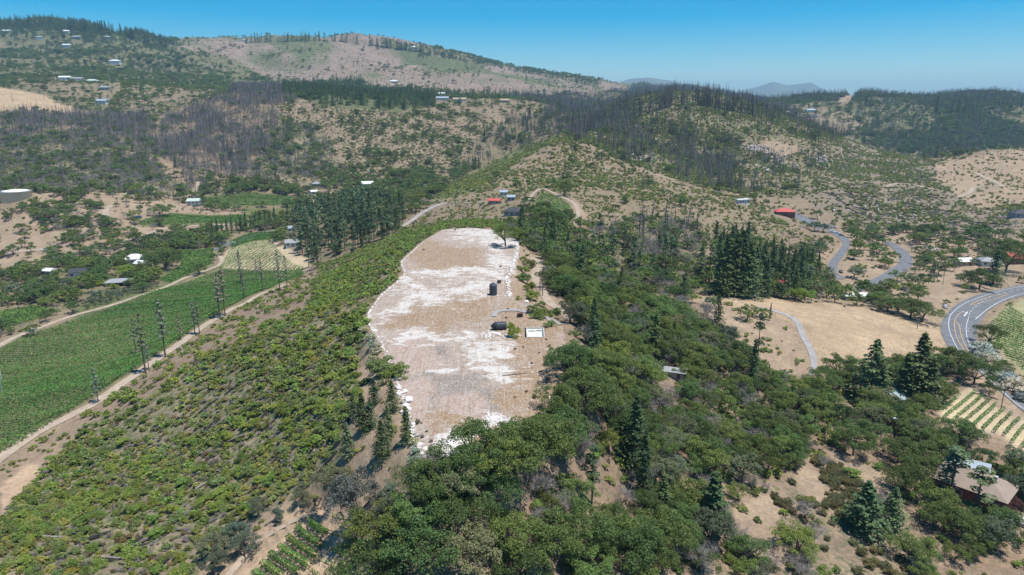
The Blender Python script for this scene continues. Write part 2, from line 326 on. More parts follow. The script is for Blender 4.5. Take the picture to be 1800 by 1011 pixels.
# zone: ground colour, scrub cover of the ground 0..1, plants per hectare {species: n}
Z = {
 'base': (TAN, .35, dict(shrub=70, oak=14)),
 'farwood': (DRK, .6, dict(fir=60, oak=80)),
 'farscrub': (SOIL, .6, dict(oak=36, shrub=120)),
 'farbare': (PINK, .42, dict(shrub=55, oak=3)),
 'tanfields': (TAN, .45, dict(oak=34, shrub=60)),
 'grasshill': ((.42, .325, .215), .03, dict(snag=1.5)),
 'burntleft': (SOIL, .4, dict(snag=230, greytree=330, shrub=260, oak=26)),
 'burntmid': (SOIL, .4, dict(snag=330, greytree=480, shrub=220, oak=14, fir=3)),
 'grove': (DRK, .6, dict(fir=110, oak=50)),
 'housewood': (TAN, .45, dict(fir=12, oak=36, shrub=20)),
 'midtan': (TAN, .42, dict(shrub=900, oak=42, greytree=50)),
 'midscrub': (TAN, .5, dict(shrub=850, oak=55, greytree=300, snag=60)),
 'strip': (SOIL, .5, dict(snag=190, oak=40, shrub=120, greytree=100, fir=10)),
 'peak': (TAN, .55, dict(snag=260, shrub=1700, bush=520, oak=24)),
 'peaklow': (TAN, .5, dict(snag=75, shrub=700, oak=8)),
 'darkridge': (SOIL, .62, dict(snag=140, oak=90, shrub=160, greytree=60, fir=5)),
 'tanright': (TAN, .42, dict(shrub=560, bush=50, oak=3, dryshrub=150)),
 'flank': (GRN, .5, dict(shrub=700, bush=160)),
 'righthill': (PINK, .45, dict(shrub=600, bush=30, greytree=12, dryshrub=160)),
 'hilltan': (PALE, .25, dict(shrub=150)),
 'valleyright': (PALE, .28, dict(oak=95, shrub=160, greytree=15)),
 'redwoods': (SOIL, .5, dict(fir=60, oak=190)),
 'greywood': (SOIL, .5, dict(greytree=150, oak=100, pine=26, shrub=320, bush=120)),
 'oakwood': ((.27, .2, .145), .3, dict(oak=370, greytree=190, bush=380, shrub=300, yshrub=60, fir=9)),
 'oakwoodr': ((.27, .2, .145), .3, dict(oak=310, greytree=12, bush=380, shrub=150)),
 'oakopen': (PALE, .15, dict(oak=40, bush=170, shrub=240)),
 'clear': (PALE, .04, dict(shrub=8)),
 'chap': (TAN, .4, dict(chamise=2000, bush=120, greytree=60)),
 'field': ((.41, .315, .215), .2, dict()),
 'brush': ((.27, .215, .165), .55, dict(shrub=1350, bush=480, yshrub=1900, dryshrub=1200)),
 'brushtop': (SOIL, .5, dict(shrub=1300, bush=750, yshrub=700, dryshrub=200)),
 'brushtan': (TAN, .2, dict(shrub=320, bush=130, yshrub=140)),
 'terrace': (PALE, .2, dict(shrub=170, bush=60, yshrub=60)),
 'dirt': ((.45, .335, .235), .0, dict()),
 'vine': ((.22, .20, .12), .25, dict()),
 'stripe': ((.50, .42, .29), .03, dict()),
 'stripeg': ((.34, .33, .19), .1, dict()),
 'vinegreen': (GRN, .2, dict()),
 'lawn': ((.07, .12, .03), .0, dict()),
 'valleyleft': (TAN, .4, dict(oak=165, shrub=180, greytree=90)),
 'valleyopen': (PALE, .15, dict(oak=30, shrub=60, greytree=20)),
 'valleygrey': (PALE, .3, dict(oak=140, greytree=150, shrub=180)),
 'valleydark': (SOIL, .5, dict(oak=190, shrub=90)),
 'pines': (SOIL, .5, dict(pine=150, fir=20, oak=20)),
 'orchard': (GRN, .5, dict()),
}
ZL = list(Z)
ZP = [
 ('farbare', [(0, 0), (1800, 0), (1800, 200), (0, 200)]),
 ('farscrub', [(0, 40), (300, 60), (330, 100), (420, 145), (430, 175), (0, 175)]),
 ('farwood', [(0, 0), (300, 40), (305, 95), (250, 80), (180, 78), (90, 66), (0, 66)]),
 ('farscrub', [(300, 88), (400, 100), (470, 140), (560, 160), (520, 180), (420, 170), (330, 130)]),
 ('farscrub', [(740, 80), (900, 108), (1060, 140), (1060, 150), (900, 122), (740, 95)]),
 ('tanfields', [(0, 128), (120, 138), (230, 148), (330, 150), (440, 165), (520, 170), (420, 185), (320, 235), (250, 225), (150, 200), (0, 160)]),
 ('grasshill', [(0, 154), (60, 163), (110, 176), (128, 188), (128, 200), (60, 197), (0, 196)]),
 ('farscrub', [(0, 142), (40, 148), (110, 170), (180, 172), (200, 200), (130, 190), (60, 162), (0, 154)]),
 ('burntleft', [(0, 196), (130, 198), (240, 200), (300, 235), (310, 290), (250, 262), (150, 232), (90, 240), (0, 250)]),
 ('burntmid', [(300, 200), (390, 172), (430, 155), (520, 160), (520, 180), (490, 215), (470, 280), (400, 335), (330, 330), (290, 270), (280, 230)]),
 ('midscrub', [(0, 245), (90, 238), (150, 230), (250, 260), (320, 330), (400, 335), (480, 270), (500, 320), (330, 350), (0, 340)]),
 ('midtan', [(490, 180), (560, 182), (700, 196), (860, 197), (880, 235), (840, 270), (760, 300), (720, 330), (600, 320), (500, 330), (475, 280), (490, 215)]),
 ('midscrub', [(480, 225), (560, 220), (600, 300), (490, 320), (460, 300)]),
 ('valleydark', [(330, 300), (420, 318), (560, 322), (660, 308), (780, 296), (850, 270), (860, 330), (700, 350), (560, 372), (500, 345), (360, 332)]),
 ('tanfields', [(560, 130), (780, 120), (1120, 175), (1100, 200), (900, 205), (760, 198), (560, 185)]),
 ('farbare', [(560, 110), (780, 100), (1120, 165), (1060, 180), (900, 165), (700, 152), (560, 150)]),
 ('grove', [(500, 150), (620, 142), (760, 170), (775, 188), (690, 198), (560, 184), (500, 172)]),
 ('housewood', [(760, 160), (900, 165), (960, 180), (900, 205), (840, 200), (770, 195)]),
 ('strip', [(870, 170), (1000, 165), (1100, 160), (1120, 185), (1090, 222), (1000, 238), (950, 256), (870, 290), (800, 300), (840, 250), (890, 210), (960, 205), (940, 180)]),
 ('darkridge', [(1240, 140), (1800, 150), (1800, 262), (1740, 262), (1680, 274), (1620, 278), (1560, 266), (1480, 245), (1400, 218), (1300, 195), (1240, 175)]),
 ('housewood', [(1360, 185), (1440, 185), (1540, 215), (1520, 238), (1430, 222), (1370, 205)]),
 ('clear', [(1480, 169), (1510, 169), (1490, 182), (1475, 182)]),
 ('tanright', [(700, 410), (740, 395), (760, 350), (860, 305), (930, 262), (985, 236), (1040, 262), (1120, 300), (1200, 325), (1310, 350), (1400, 400), (1470, 450), (1440, 480), (1250, 430), (1200, 440), (1120, 430), (1040, 420), (980, 395), (930, 395), (880, 400), (740, 402)]),
 ('midscrub', [(1040, 400), (1120, 385), (1230, 400), (1250, 440), (1180, 460), (1060, 440)]),
 ('flank', [(738, 362), (790, 322), (850, 292), (910, 262), (985, 232), (950, 262), (880, 305), (840, 335), (790, 352), (748, 372)]),
 ('peak', [(985, 236), (1090, 190), (1110, 150), (1200, 130), (1330, 170), (1480, 240), (1500, 290), (1420, 330), (1310, 345), (1210, 322), (1110, 290), (1040, 258)]),
 ('peaklow', [(1300, 240), (1480, 245), (1560, 275), (1480, 330), (1400, 350), (1310, 345), (1290, 300)]),
 ('clear', [(1325, 258), (1350, 248), (1395, 255), (1400, 268), (1360, 275), (1330, 272)]),
 ('righthill', [(1480, 240), (1560, 266), (1640, 280), (1700, 275), (1800, 262), (1800, 420), (1700, 420), (1600, 410), (1480, 390), (1400, 345), (1440, 310)]),
 ('hilltan', [(1640, 285), (1700, 275), (1800, 262), (1800, 355), (1720, 370), (1650, 320)]),
 ('valleyright', [(1250, 470), (1330, 440), (1470, 440), (1480, 400), (1600, 405), (1700, 405), (1800, 420), (1800, 512), (1720, 515), (1680, 540), (1660, 580), (1560, 560), (1260, 524)]),
 ('valleyopen', [(1460, 470), (1570, 440), (1600, 450), (1580, 490), (1500, 505), (1460, 500)]),
 ('clear', [(1640, 500), (1690, 470), (1720, 480), (1720, 500), (1670, 535), (1640, 540), (1600, 528)]),
 ('clear', [(1700, 470), (1800, 470), (1800, 500), (1740, 508), (1690, 500)]),
 ('redwoods', [(1258, 425), (1330, 430), (1400, 450), (1450, 470), (1450, 515), (1380, 525), (1262, 518)]),
 ('greywood', [(1010, 400), (1100, 430), (1200, 440), (1250, 470), (1250, 520), (1300, 560), (1330, 600), (1400, 640), (1390, 680), (1250, 640), (1200, 560), (1130, 520), (1060, 470), (1000, 430)]),
 ('field', [(1258, 524), (1420, 527), (1560, 548), (1650, 572), (1665, 600), (1640, 660), (1580, 690), (1480, 660), (1432, 625), (1400, 575), (1350, 550), (1280, 540)]),
 ('oakopen', [(1180, 500), (1290, 540), (1350, 552), (1400, 580), (1430, 620), (1480, 680), (1430, 690), (1330, 640), (1290, 600), (1250, 560)]),
 ('oakwood', [(870, 395), (960, 400), (1010, 425), (1060, 470), (1130, 520), (1210, 560), (1260, 600), (1350, 660), (1430, 690), (1460, 760), (1380, 840), (1340, 900), (1390, 1011), (640, 1011), (650, 940), (720, 870), (750, 850), (765, 812), (800, 818), (860, 800), (930, 745), (975, 700), (1005, 690), (985, 640), (990, 560), (950, 520), (925, 490), (920, 440)]),
 ('oakopen', [(905, 430), (950, 440), (955, 500), (985, 540), (960, 545), (915, 525), (905, 500), (912, 450)]),
 ('oakwoodr', [(1400, 690), (1480, 660), (1640, 650), (1720, 640), (1700, 670), (1640, 720), (1690, 740), (1800, 770), (1800, 1011), (1390, 1011), (1380, 850), (1460, 760)]),
 ('chap', [(1380, 830), (1450, 780), (1500, 850), (1580, 900), (1600, 1011), (1400, 1011), (1390, 930), (1340, 870)]),
 ('clear', [(1290, 905), (1340, 860), (1375, 895), (1360, 930), (1395, 960), (1385, 1011), (1340, 985), (1300, 940)]),
 ('clear', [(1448, 782), (1478, 800), (1530, 822), (1575, 835), (1568, 868), (1540, 876), (1500, 846), (1468, 822)]),
 ('clear', [(1400, 815), (1425, 800), (1450, 860), (1440, 890), (1405, 860)]),
 ('clear', [(1340, 620), (1400, 635), (1470, 660), (1478, 685), (1420, 690), (1360, 650)]),
 ('valleyleft', [(0, 340), (330, 345), (500, 325), (720, 330), (760, 350), (700, 410), (520, 460), (440, 425), (385, 470), (0, 600)]),
 ('valleygrey', [(60, 335), (300, 340), (300, 400), (200, 470), (90, 450), (40, 400)]),
 ('valleyopen', [(0, 370), (60, 375), (85, 450), (80, 475), (0, 470)]),
 ('valleyopen', [(180, 350), (300, 355), (450, 375), (440, 400), (250, 425), (210, 400)]),
 ('valleydark', [(0, 470), (90, 475), (230, 445), (330, 440), (340, 480), (250, 505), (130, 545), (0, 520)]),
 ('tanright', [(700, 412), (760, 348), (860, 350), (880, 400), (760, 402)]),
 ('pines', [(505, 395), (560, 375), (640, 350), (720, 375), (700, 412), (650, 440), (600, 470), (550, 478), (520, 450)]),
 ('brushtan', [(0, 905), (0, 800), (60, 745), (150, 705), (250, 640), (330, 600), (430, 535), (500, 495), (570, 475), (640, 460), (720, 420), (705, 470), (640, 560), (500, 640), (300, 750), (60, 860)]),
 ('brushtop', [(560, 470), (640, 438), (700, 412), (780, 392), (830, 388), (900, 392), (905, 402), (820, 402), (745, 422), (706, 460), (705, 492), (648, 552), (655, 600), (620, 640), (560, 600), (540, 540)]),
 ('brush', [(0, 905), (60, 845), (160, 745), (250, 700), (360, 620), (450, 590), (540, 545), (600, 560), (640, 590), (625, 650), (640, 700), (600, 760), (610, 800), (560, 855), (490, 880), (430, 930), (390, 960), (340, 1011), (0, 1011)]),
 ('dirt', [(0, 855), (45, 820), (70, 815), (60, 850), (0, 905)]),
 ('terrace', [(640, 600), (665, 590), (700, 680), (735, 790), (755, 850), (700, 880), (650, 950), (640, 1011), (340, 1011), (400, 955), (440, 925), (500, 880), (570, 850), (612, 800), (640, 720), (632, 650)]),
 ('vine', [(0, 805), (90, 750), (170, 708), (250, 650), (330, 600), (400, 550), (450, 527), (500, 500), (535, 484), (530, 474), (430, 474), (385, 474), (300, 504), (200, 538), (100, 580), (40, 600), (0, 612)]),
 ('vinegreen', [(310, 440), (380, 436), (375, 465), (300, 500), (270, 490), (320, 465)]),
 ('stripe', [(386, 470), (400, 440), (440, 425), (480, 423), (540, 455), (545, 474), (430, 474)]),
 ('vinegreen', [(400, 425), (440, 408), (500, 405), (490, 421), (440, 426), (405, 438)]),
 ('vinegreen', [(240, 390), (300, 374), (380, 378), (440, 376), (435, 392), (300, 398), (245, 398)]),
 ('vinegreen', [(345, 346), (440, 337), (520, 346), (520, 362), (400, 364), (350, 356)]),
 ('vinegreen', [(420, 366), (520, 366), (500, 380), (440, 378)]),
 ('vinegreen', [(0, 545), (60, 535), (110, 545), (60, 565), (0, 582)]),
 ('vinegreen', [(570, 378), (600, 365), (600, 385), (572, 392)]),
 ('orchard', [(130, 548), (170, 510), (260, 505), (330, 490), (385, 462), (395, 470), (300, 502), (200, 535), (130, 560)]),
 ('vine', [(930, 372), (952, 338), (1006, 360), (1002, 385), (960, 392)]),
 ('clear', [(1008, 340), (1025, 375), (1020, 400), (1000, 400), (1004, 362)]),
 ('stripeg', [(1735, 575), (1760, 545), (1800, 525), (1800, 660), (1745, 610), (1730, 600)]),
 ('stripe', [(1648, 722), (1705, 678), (1800, 738), (1800, 800), (1760, 765), (1660, 745)]),
 ('clear', [(1700, 660), (1720, 650), (1800, 722), (1800, 742), (1700, 676)]),
 ('dirt', [(520, 930), (600, 855), (650, 860), (665, 930), (650, 1011), (420, 1011)]),
]
uu, vv = np.meshgrid(np.arange(0, 1800, 2) + 1.0, np.arange(0, 1012, 2) + 1.0)
wu = uu + fbm(uu, vv, 26, 3, 31) * 9; wv = vv + fbm(uu, vv, 22, 3, 33) * 5
RAST = np.zeros(uu.shape, np.int16)
for nm, P in ZP:
    hard = nm in ('vine', 'stripe', 'stripeg', 'vinegreen', 'grasshill', 'orchard')
    RAST[inpoly(uu if hard else wu, vv if hard else wv, P)] = ZL.index(nm)
Ug, Vg = proj(Xg, Yg, Hg); vis = Qg >= RUNP - 1e-4
iu = np.clip((Ug / 2).astype(int), 0, 899); iv = np.clip((Vg / 2).astype(int), 0, RAST.shape[0] - 1)
ZG = RAST[iv, iu]; last = np.zeros(NS, np.int16)
for j in range(NT):
    last = np.where(vis[j], ZG[j], last); ZG[j] = last
ZG[(Yg > 6000)] = ZL.index('farscrub')
def zone_at(x, y):
    i = np.clip(np.round((x / y - S0) / (S1 - S0) * (NS - 1)).astype(int), 0, NS - 1)
    j = np.clip(np.round(np.interp(np.log(y), ta, np.arange(NT))).astype(int), 0, NT - 1)
    return ZG[j, i]
# ------------------------------------------------------------------ ground mesh and its material
zc = np.array([Z[k][0] for k in ZL]); zs = np.array([Z[k][1] for k in ZL])
gcol = zc[ZG]; gs = zs[ZG]
for _ in range(2):   # soften the borders a little
    gcol = (gcol + np.roll(gcol, 1, 0) + np.roll(gcol, -1, 0) + np.roll(gcol, 1, 1) + np.roll(gcol, -1, 1)) / 5
    gs = (gs + np.roll(gs, 1, 0) + np.roll(gs, -1, 0) + np.roll(gs, 1, 1) + np.roll(gs, -1, 1)) / 5
patch = np.clip(.5 + 1.6 * fbm(Xg + Yg * .3, Yg, 300, 4, 41), 0, 1) * np.clip((Yg - 1500) / 500, 0, 1)
isb = ZG == ZL.index('farbare'); gs = np.where(isb, np.clip(.05 + .9 * patch, 0, 1), gs)
gm, t, b = mat('ground')
at = N(t, 'ShaderNodeAttribute', attribute_name='gcol'); sa_ = N(t, 'ShaderNodeAttribute', attribute_name='scrub'); P = geopos(t)
dist = t.nodes.new('ShaderNodeVectorMath'); dist.operation = 'LENGTH'; t.links.new(P, dist.inputs[0])
far = N(t, 'ShaderNodeMapRange', i={1: 500.0, 2: 1500.0}); t.links.new(dist.outputs['Value'], far.inputs[0])
n1 = noise(t, .035, 6, .65, P); n2 = noise(t, .9, 5, .7, P); n3 = noise(t, .16, 5, .7, P)
c = mix(t, ramp(t, n1, .35, .65), at.outputs['Color'], (.80, .78, .78), 'MULTIPLY')
v1 = mix(t, ramp(t, n2, .3, .7), (.72, .70, .68), (1.22, 1.2, 1.18)); c = mix(t, 1.0, c, v1, 'MULTIPLY')
v2 = mix(t, ramp(t, n3, .3, .72), (.78, .78, .80), (1.15, 1.12, 1.06)); c = mix(t, 1.0, c, v2, 'MULTIPLY')
nn = t.nodes.new('ShaderNodeMix'); nn.data_type = 'FLOAT'; t.links.new(far.outputs[0], nn.inputs[0])
sc_near = noise(t, .55, 5, .75, P); sc_far = noise(t, .12, 8, .85, P); t.links.new(sc_near, nn.inputs[2]); t.links.new(sc_far, nn.inputs[3])
ad = N(t, 'ShaderNodeMath', operation='MULTIPLY_ADD'); t.links.new(sa_.outputs['Fac'], ad.inputs[0]); ad.inputs[1].default_value = .40; ad.inputs[2].default_value = -.20
ad2 = N(t, 'ShaderNodeMath', operation='ADD'); t.links.new(nn.outputs[0], ad2.inputs[0]); t.links.new(ad.outputs[0], ad2.inputs[1])
scol = mix(t, ramp(t, n3, .35, .65), (.075, .092, .045), (.14, .145, .07))
c = mix(t, ramp(t, ad2.outputs[0], .46, .56), c, scol)
t.links.new(c, b.inputs['Base Color']); b.inputs['Roughness'].default_value = .95; b.inputs['Specular IOR Level'].default_value = .1
bmp = N(t, 'ShaderNodeBump', i={'Strength': .5, 'Distance': .5}); t.links.new(n2, bmp.inputs['Height']); t.links.new(bmp.outputs[0], b.inputs['Normal'])
idx = (np.arange(NT - 1)[:, None] * NS + np.arange(NS - 1)[None, :]).ravel()
Q = np.stack([idx, idx + 1, idx + NS + 1, idx + NS], 1)
gme = npmesh('ground', np.stack([Xg.ravel(), Yg.ravel(), Hg.ravel()], 1), Q, mats=[gm], smooth=True)
a = gme.color_attributes.new('gcol', 'FLOAT_COLOR', 'POINT'); a.data.foreach_set('color', np.concatenate([gcol.reshape(-1, 3), np.ones((NS * NT, 1))], 1).astype(np.float32).ravel())
a = gme.attributes.new('scrub', 'FLOAT', 'POINT'); a.data.foreach_set('value', gs.ravel().astype(np.float32))
tag(link('ground', gme), kind='structure')
# ------------------------------------------------------------------ road surfaces
def roadmat(name, c, var):
    m, t, b = mat(name); P = geopos(t)
    n = mix(t, ramp(t, noise(t, .25, 5, .7, P), .3, .7), tuple(x * (1 - var) for x in c), tuple(x * (1 + var) for x in c))
    n = mix(t, ramp(t, noise(t, 3.0, 3, .6, P), .35, .65), n, (.86, .86, .87), 'MULTIPLY')
    t.links.new(n, b.inputs['Base Color']); b.inputs['Roughness'].default_value = .9; return m
RM = dict(asphalt=roadmat('asphalt', (.15, .155, .165), .25), dirt=roadmat('packed_dirt', (.37, .295, .225), .22), gravel=roadmat('gravel', (.31, .29, .28), .2), pale=roadmat('pale_dirt', (.35, .28, .215), .2))
white_paint = simple('white_paint', (.58, .58, .56), .6, .12, 3); yellow_paint = simple('yellow_paint', (.52, .31, .13), .6, .12, 3)
def ribbon(name, C_, z, m, dz, parent=None, width=None, off=0.0):
    d = np.gradient(C_[:, :2], axis=0); L = np.hypot(d[:, 0], d[:, 1])[:, None] + 1e-9; nrm = np.stack([-d[:, 1], d[:, 0]], 1) / L
    wd = (C_[:, 2] if width is None else np.full(len(C_), width))[:, None] / 2
    V = []; cols = 4
    for k in range(cols + 1):
        f = -1 + 2 * k / cols; p = C_[:, :2] + nrm * (wd * f + off); V.append(np.concatenate([p, (z + dz)[:, None]], 1))
    V = np.stack(V, 1); n_ = len(C_); i = (np.arange(n_ - 1)[:, None] * (cols + 1) + np.arange(cols)[None, :]).ravel()
    return link(name, npmesh(name, V.reshape(-1, 3), np.stack([i, i + 1, i + cols + 2, i + cols + 1], 1), mats=[m]), parent)
for k, (nm, mk, C_, z) in enumerate(ROADL):
    r = ribbon(nm, C_, z, RM[mk], .05 + .0002 * C_[:, 1].mean()); tag(r, kind='structure')
    if nm == 'gravel_path': PATHZ = r; r.location.z = .28
    if k == 0: HW = r; HWC = (C_, z)
def drapeline(L, step=1.0):
    W3 = [(*hit(u, v)[:2], 0) for u, v in L]; C_ = smoothline(W3, step)
    return C_
def hwz(C_):
    D = np.hypot(C_[:, 0][:, None] - HWC[0][None, :, 0], C_[:, 1][:, None] - HWC[0][None, :, 1]); return HWC[1][D.argmin(1)]
def q4(L): return [(1600 + a / 3.37, 420 + b / 3.37) for a, b in L]
def marking(L, m, wd, dash=None):
    C_ = drapeline(q4(L), .8); z = hwz(C_)
    if dash:
        k = 0
        while k + dash < len(C_): ribbon('road_marking', C_[k:k + dash], z[k:k + dash], m, .17, HW, wd); k += dash * 2
    else: ribbon('road_marking', C_, z, m, .17, HW, wd)
marking([(674, 281), (560, 303), (400, 352), (300, 398), (245, 445), (228, 490), (232, 545), (258, 610), (305, 688), (360, 735), (420, 785), (500, 865), (600, 955), (674, 1011)], white_paint, .26)
marking([(674, 325), (600, 345), (520, 380), (440, 432), (385, 480)], white_paint, .3)
marking([(345, 470), (333, 515), (332, 560), (350, 625), (395, 690), (450, 740), (540, 800), (674, 895)], white_paint, .24)
marking([(674, 297), (560, 320), (470, 348), (400, 392), (360, 430), (345, 465)], white_paint, .3, 4)
marking([(580, 326), (500, 337), (420, 362), (357, 392), (420, 380), (500, 358), (580, 328)], yellow_paint, .35)
marking([(310, 431), (280, 455), (263, 490), (264, 540), (282, 600), (328, 672)], yellow_paint, .3)
marking([(268, 487), (290, 515), (298, 560), (315, 610), (345, 668)], yellow_paint, .3)
marking([(440, 790), (480, 830), (560, 895), (674, 985)], yellow_paint, .26)
marking([(452, 784), (492, 824), (572, 889), (674, 972)], yellow_paint, .26)
for a_, b_ in (((318, 460), (340, 434)), ((308, 430), (330, 440)), ((385, 465), (400, 466)), ((492, 388), (508, 390)), ((600, 348), (614, 350)), ((330, 545), (350, 547)), ((330, 530), (350, 532))): marking([a_, b_], white_paint, .6)
# ------------------------------------------------------------------ the bare levelled pad
pm, t, b = mat('bare_pad'); P = geopos(t)
atw = N(t, 'ShaderNodeAttribute', attribute_name='tone')
mp = N(t, 'ShaderNodeMapping'); mp.inputs['Scale'].default_value = (.6, 1.0, 1); mp.inputs['Rotation'].default_value = (0, 0, .25); t.links.new(P, mp.inputs[0])
na = noise(t, .30, 9, .80, mp.outputs[0], .9); nb = noise(t, 1.6, 5, .75, mp.outputs[0]); nc = noise(t, .05, 4, .6, P)
sep = t.nodes.new('ShaderNodeSeparateColor'); t.links.new(atw.outputs['Color'], sep.inputs[0])
def thr(sock, nz, k=.55, lo=.44, hi=.58):
    s_ = N(t, 'ShaderNodeMath', operation='MULTIPLY_ADD'); t.links.new(nz, s_.inputs[0]); s_.inputs[1].default_value = k; s_.inputs[2].default_value = -.5 * k
    a_ = N(t, 'ShaderNodeMath', operation='ADD'); t.links.new(sock, a_.inputs[0]); t.links.new(s_.outputs[0], a_.inputs[1]); return ramp(t, a_.outputs[0], lo, hi)
base = mix(t, ramp(t, nb, .35, .65), (.27, .215, .175), (.37, .305, .255))
tanc = mix(t, ramp(t, nb, .3, .7), (.22, .155, .10), (.33, .235, .155)); pinkc = mix(t, ramp(t, nb, .3, .7), (.31, .235, .195), (.39, .31, .26)); greyc = mix(t, ramp(t, nb, .3, .7), (.19, .165, .145), (.28, .24, .21))
whitec = mix(t, ramp(t, nb, .3, .68), (.45, .415, .385), (.56, .54, .52))
nd = noise(t, .14, 9, .80, P, 1.2)
c = mix(t, thr(sep.outputs[2], nd, 1.8, .28, .62), base, greyc)
c = mix(t, thr(sep.outputs[0], na, 3.4, .38, .62), c, tanc)
alp = N(t, 'ShaderNodeAttribute', attribute_name='pinkness'); c = mix(t, thr(alp.outputs['Fac'], nd, 1.8, .3, .7), c, pinkc)
c = mix(t, thr(sep.outputs[1], na, 4.2, .48, .78), c, whitec)
fine = noise(t, .9, 6, .8, P, 1.2); c = mix(t, ramp(t, fine, .52, .66), c, (.74, .64, .56), 'MULTIPLY'); fin2 = noise(t, .33, 9, .85, P, 1.5); c = mix(t, ramp(t, fin2, .50, .62), c, (.84, .76, .68), 'MULTIPLY'); c = mix(t, ramp(t, noise(t, 2.2, 4, .8, P), .56, .66), c, (.60, .575, .55))
sm, t2 = mp, None
mp2 = N(t, 'ShaderNodeMapping'); mp2.inputs['Scale'].default_value = (2.2, .12, 1); mp2.inputs['Rotation'].default_value = (0, 0, -.18); t.links.new(P, mp2.inputs[0])
trk = noise(t, .9, 4, .7, mp2.outputs[0], .5); c = mix(t, ramp(t, trk, .52, .68), c, (.76, .70, .65), 'MULTIPLY'); c = mix(t, ramp(t, trk, .30, .38, (1, 1, 1), (0, 0, 0)), c, (.50, .47, .44))
t.links.new(c, b.inputs['Base Color']); b.inputs['Roughness'].default_value = .95; b.inputs['Specular IOR Level'].default_value = .1
bp = N(t, 'ShaderNodeBump', i={'Strength': .6, 'Distance': .25}); t.links.new(nb, bp.inputs['Height']); t.links.new(bp.outputs[0], b.inputs['Normal'])
BL = dict(tan=[(965, 575, 40, 40), (950, 700, 40, 50), (975, 650, 30, 60), (885, 760, 40, 20), (765, 450, 60, 22), (790, 462, 70, 26), (740, 432, 30, 14), (810, 540, 70, 30), (750, 560, 60, 20), (850, 520, 40, 12), (700, 565, 30, 12), (900, 560, 70, 35), (920, 600, 60, 40), (930, 660, 55, 50), (905, 710, 40, 30), (800, 745, 60, 14), (745, 760, 20, 20), (830, 770, 40, 14), (915, 500, 20, 40), (960, 620, 40, 40), (880, 490, 14, 16), (820, 790, 40, 8)],
          white=[(840, 415, 60, 14), (880, 430, 40, 18), (880, 455, 30, 20), (850, 480, 60, 16), (780, 480, 60, 10), (810, 505, 70, 16), (730, 520, 60, 22), (690, 545, 30, 12), (740, 582, 55, 10), (820, 585, 30, 8), (870, 605, 55, 14), (860, 635, 60, 18), (880, 660, 40, 20), (780, 635, 30, 8), (700, 590, 30, 6), (770, 770, 55, 18), (800, 790, 30, 26), (870, 740, 40, 14), (660, 560, 12, 14), (850, 610, 40, 20), (720, 500, 30, 8)],
          grey=[(790, 690, 70, 45), (740, 670, 30, 20), (760, 650, 20, 20), (765, 605, 18, 16), (830, 665, 40, 16), (850, 710, 40, 26)],
          pink=[(720, 620, 60, 26), (740, 700, 45, 50), (820, 720, 40, 20), (700, 600, 30, 10)])
px0, px1, py0, py1 = PAD[:, 0].min(), PAD[:, 0].max(), PAD[:, 1].min(), PAD[:, 1].max()
st = .7; gx = np.arange(px0 - 1, px1 + 1, st); gy = np.arange(py0 - 1, py1 + 1, st); GX, GY = np.meshgrid(gx, gy); ins = (inpoly(GX, GY, PAD) | (segdist(GX, GY, PAD, True) < 1.2)) & ~((GX > POOL[0] - .1) & (GX < POOL[1] + .1) & (GY > POOL[2] - .1) & (GY < POOL[3] + .1))
U, Vv = proj(GX, GY, np.zeros_like(GX))
def blob(k):
    r = np.zeros_like(GX)
    Uw = U + fbm(GX, GY, 22, 4, 81) * 46 + fbm(GX, GY, 7, 3, 82) * 14; Vw = Vv + fbm(GX, GY, 26, 4, 83) * 26 + fbm(GX, GY, 6, 3, 84) * 8
    for u, v, a_, b_ in BL[k]: r = np.maximum(r, np.exp(-((Uw - u) / a_) ** 2 - ((Vw - v) / b_) ** 2))
    return r
GZ = .04 + .10 * (fbm(GX, GY, 6, 3, 51) + 1) * np.clip(segdist(GX, GY, PAD, True) / 3, 0, 1)
idm = -np.ones(GX.shape, int); idm[ins] = np.arange(ins.sum())
qi = ins[:-1, :-1] & ins[1:, :-1] & ins[:-1, 1:] & ins[1:, 1:]; J, I = np.nonzero(qi)
Q = np.stack([idm[J, I], idm[J, I + 1], idm[J + 1, I + 1], idm[J + 1, I]], 1)
pme = npmesh('bare_ground', np.stack([GX[ins], GY[ins], GZ[ins]], 1), Q, mats=[pm], smooth=True)
ca = pme.color_attributes.new('tone', 'FLOAT_COLOR', 'POINT')
ca.data.foreach_set('color', np.stack([blob('tan')[ins], blob('white')[ins] * .95, blob('grey')[ins], np.ones(ins.sum())], 1).astype(np.float32).ravel())
pa = pme.attributes.new('pinkness', 'FLOAT', 'POINT'); pa.data.foreach_set('value', blob('pink')[ins].astype(np.float32))
tag(link('bare_ground', pme), kind='structure')
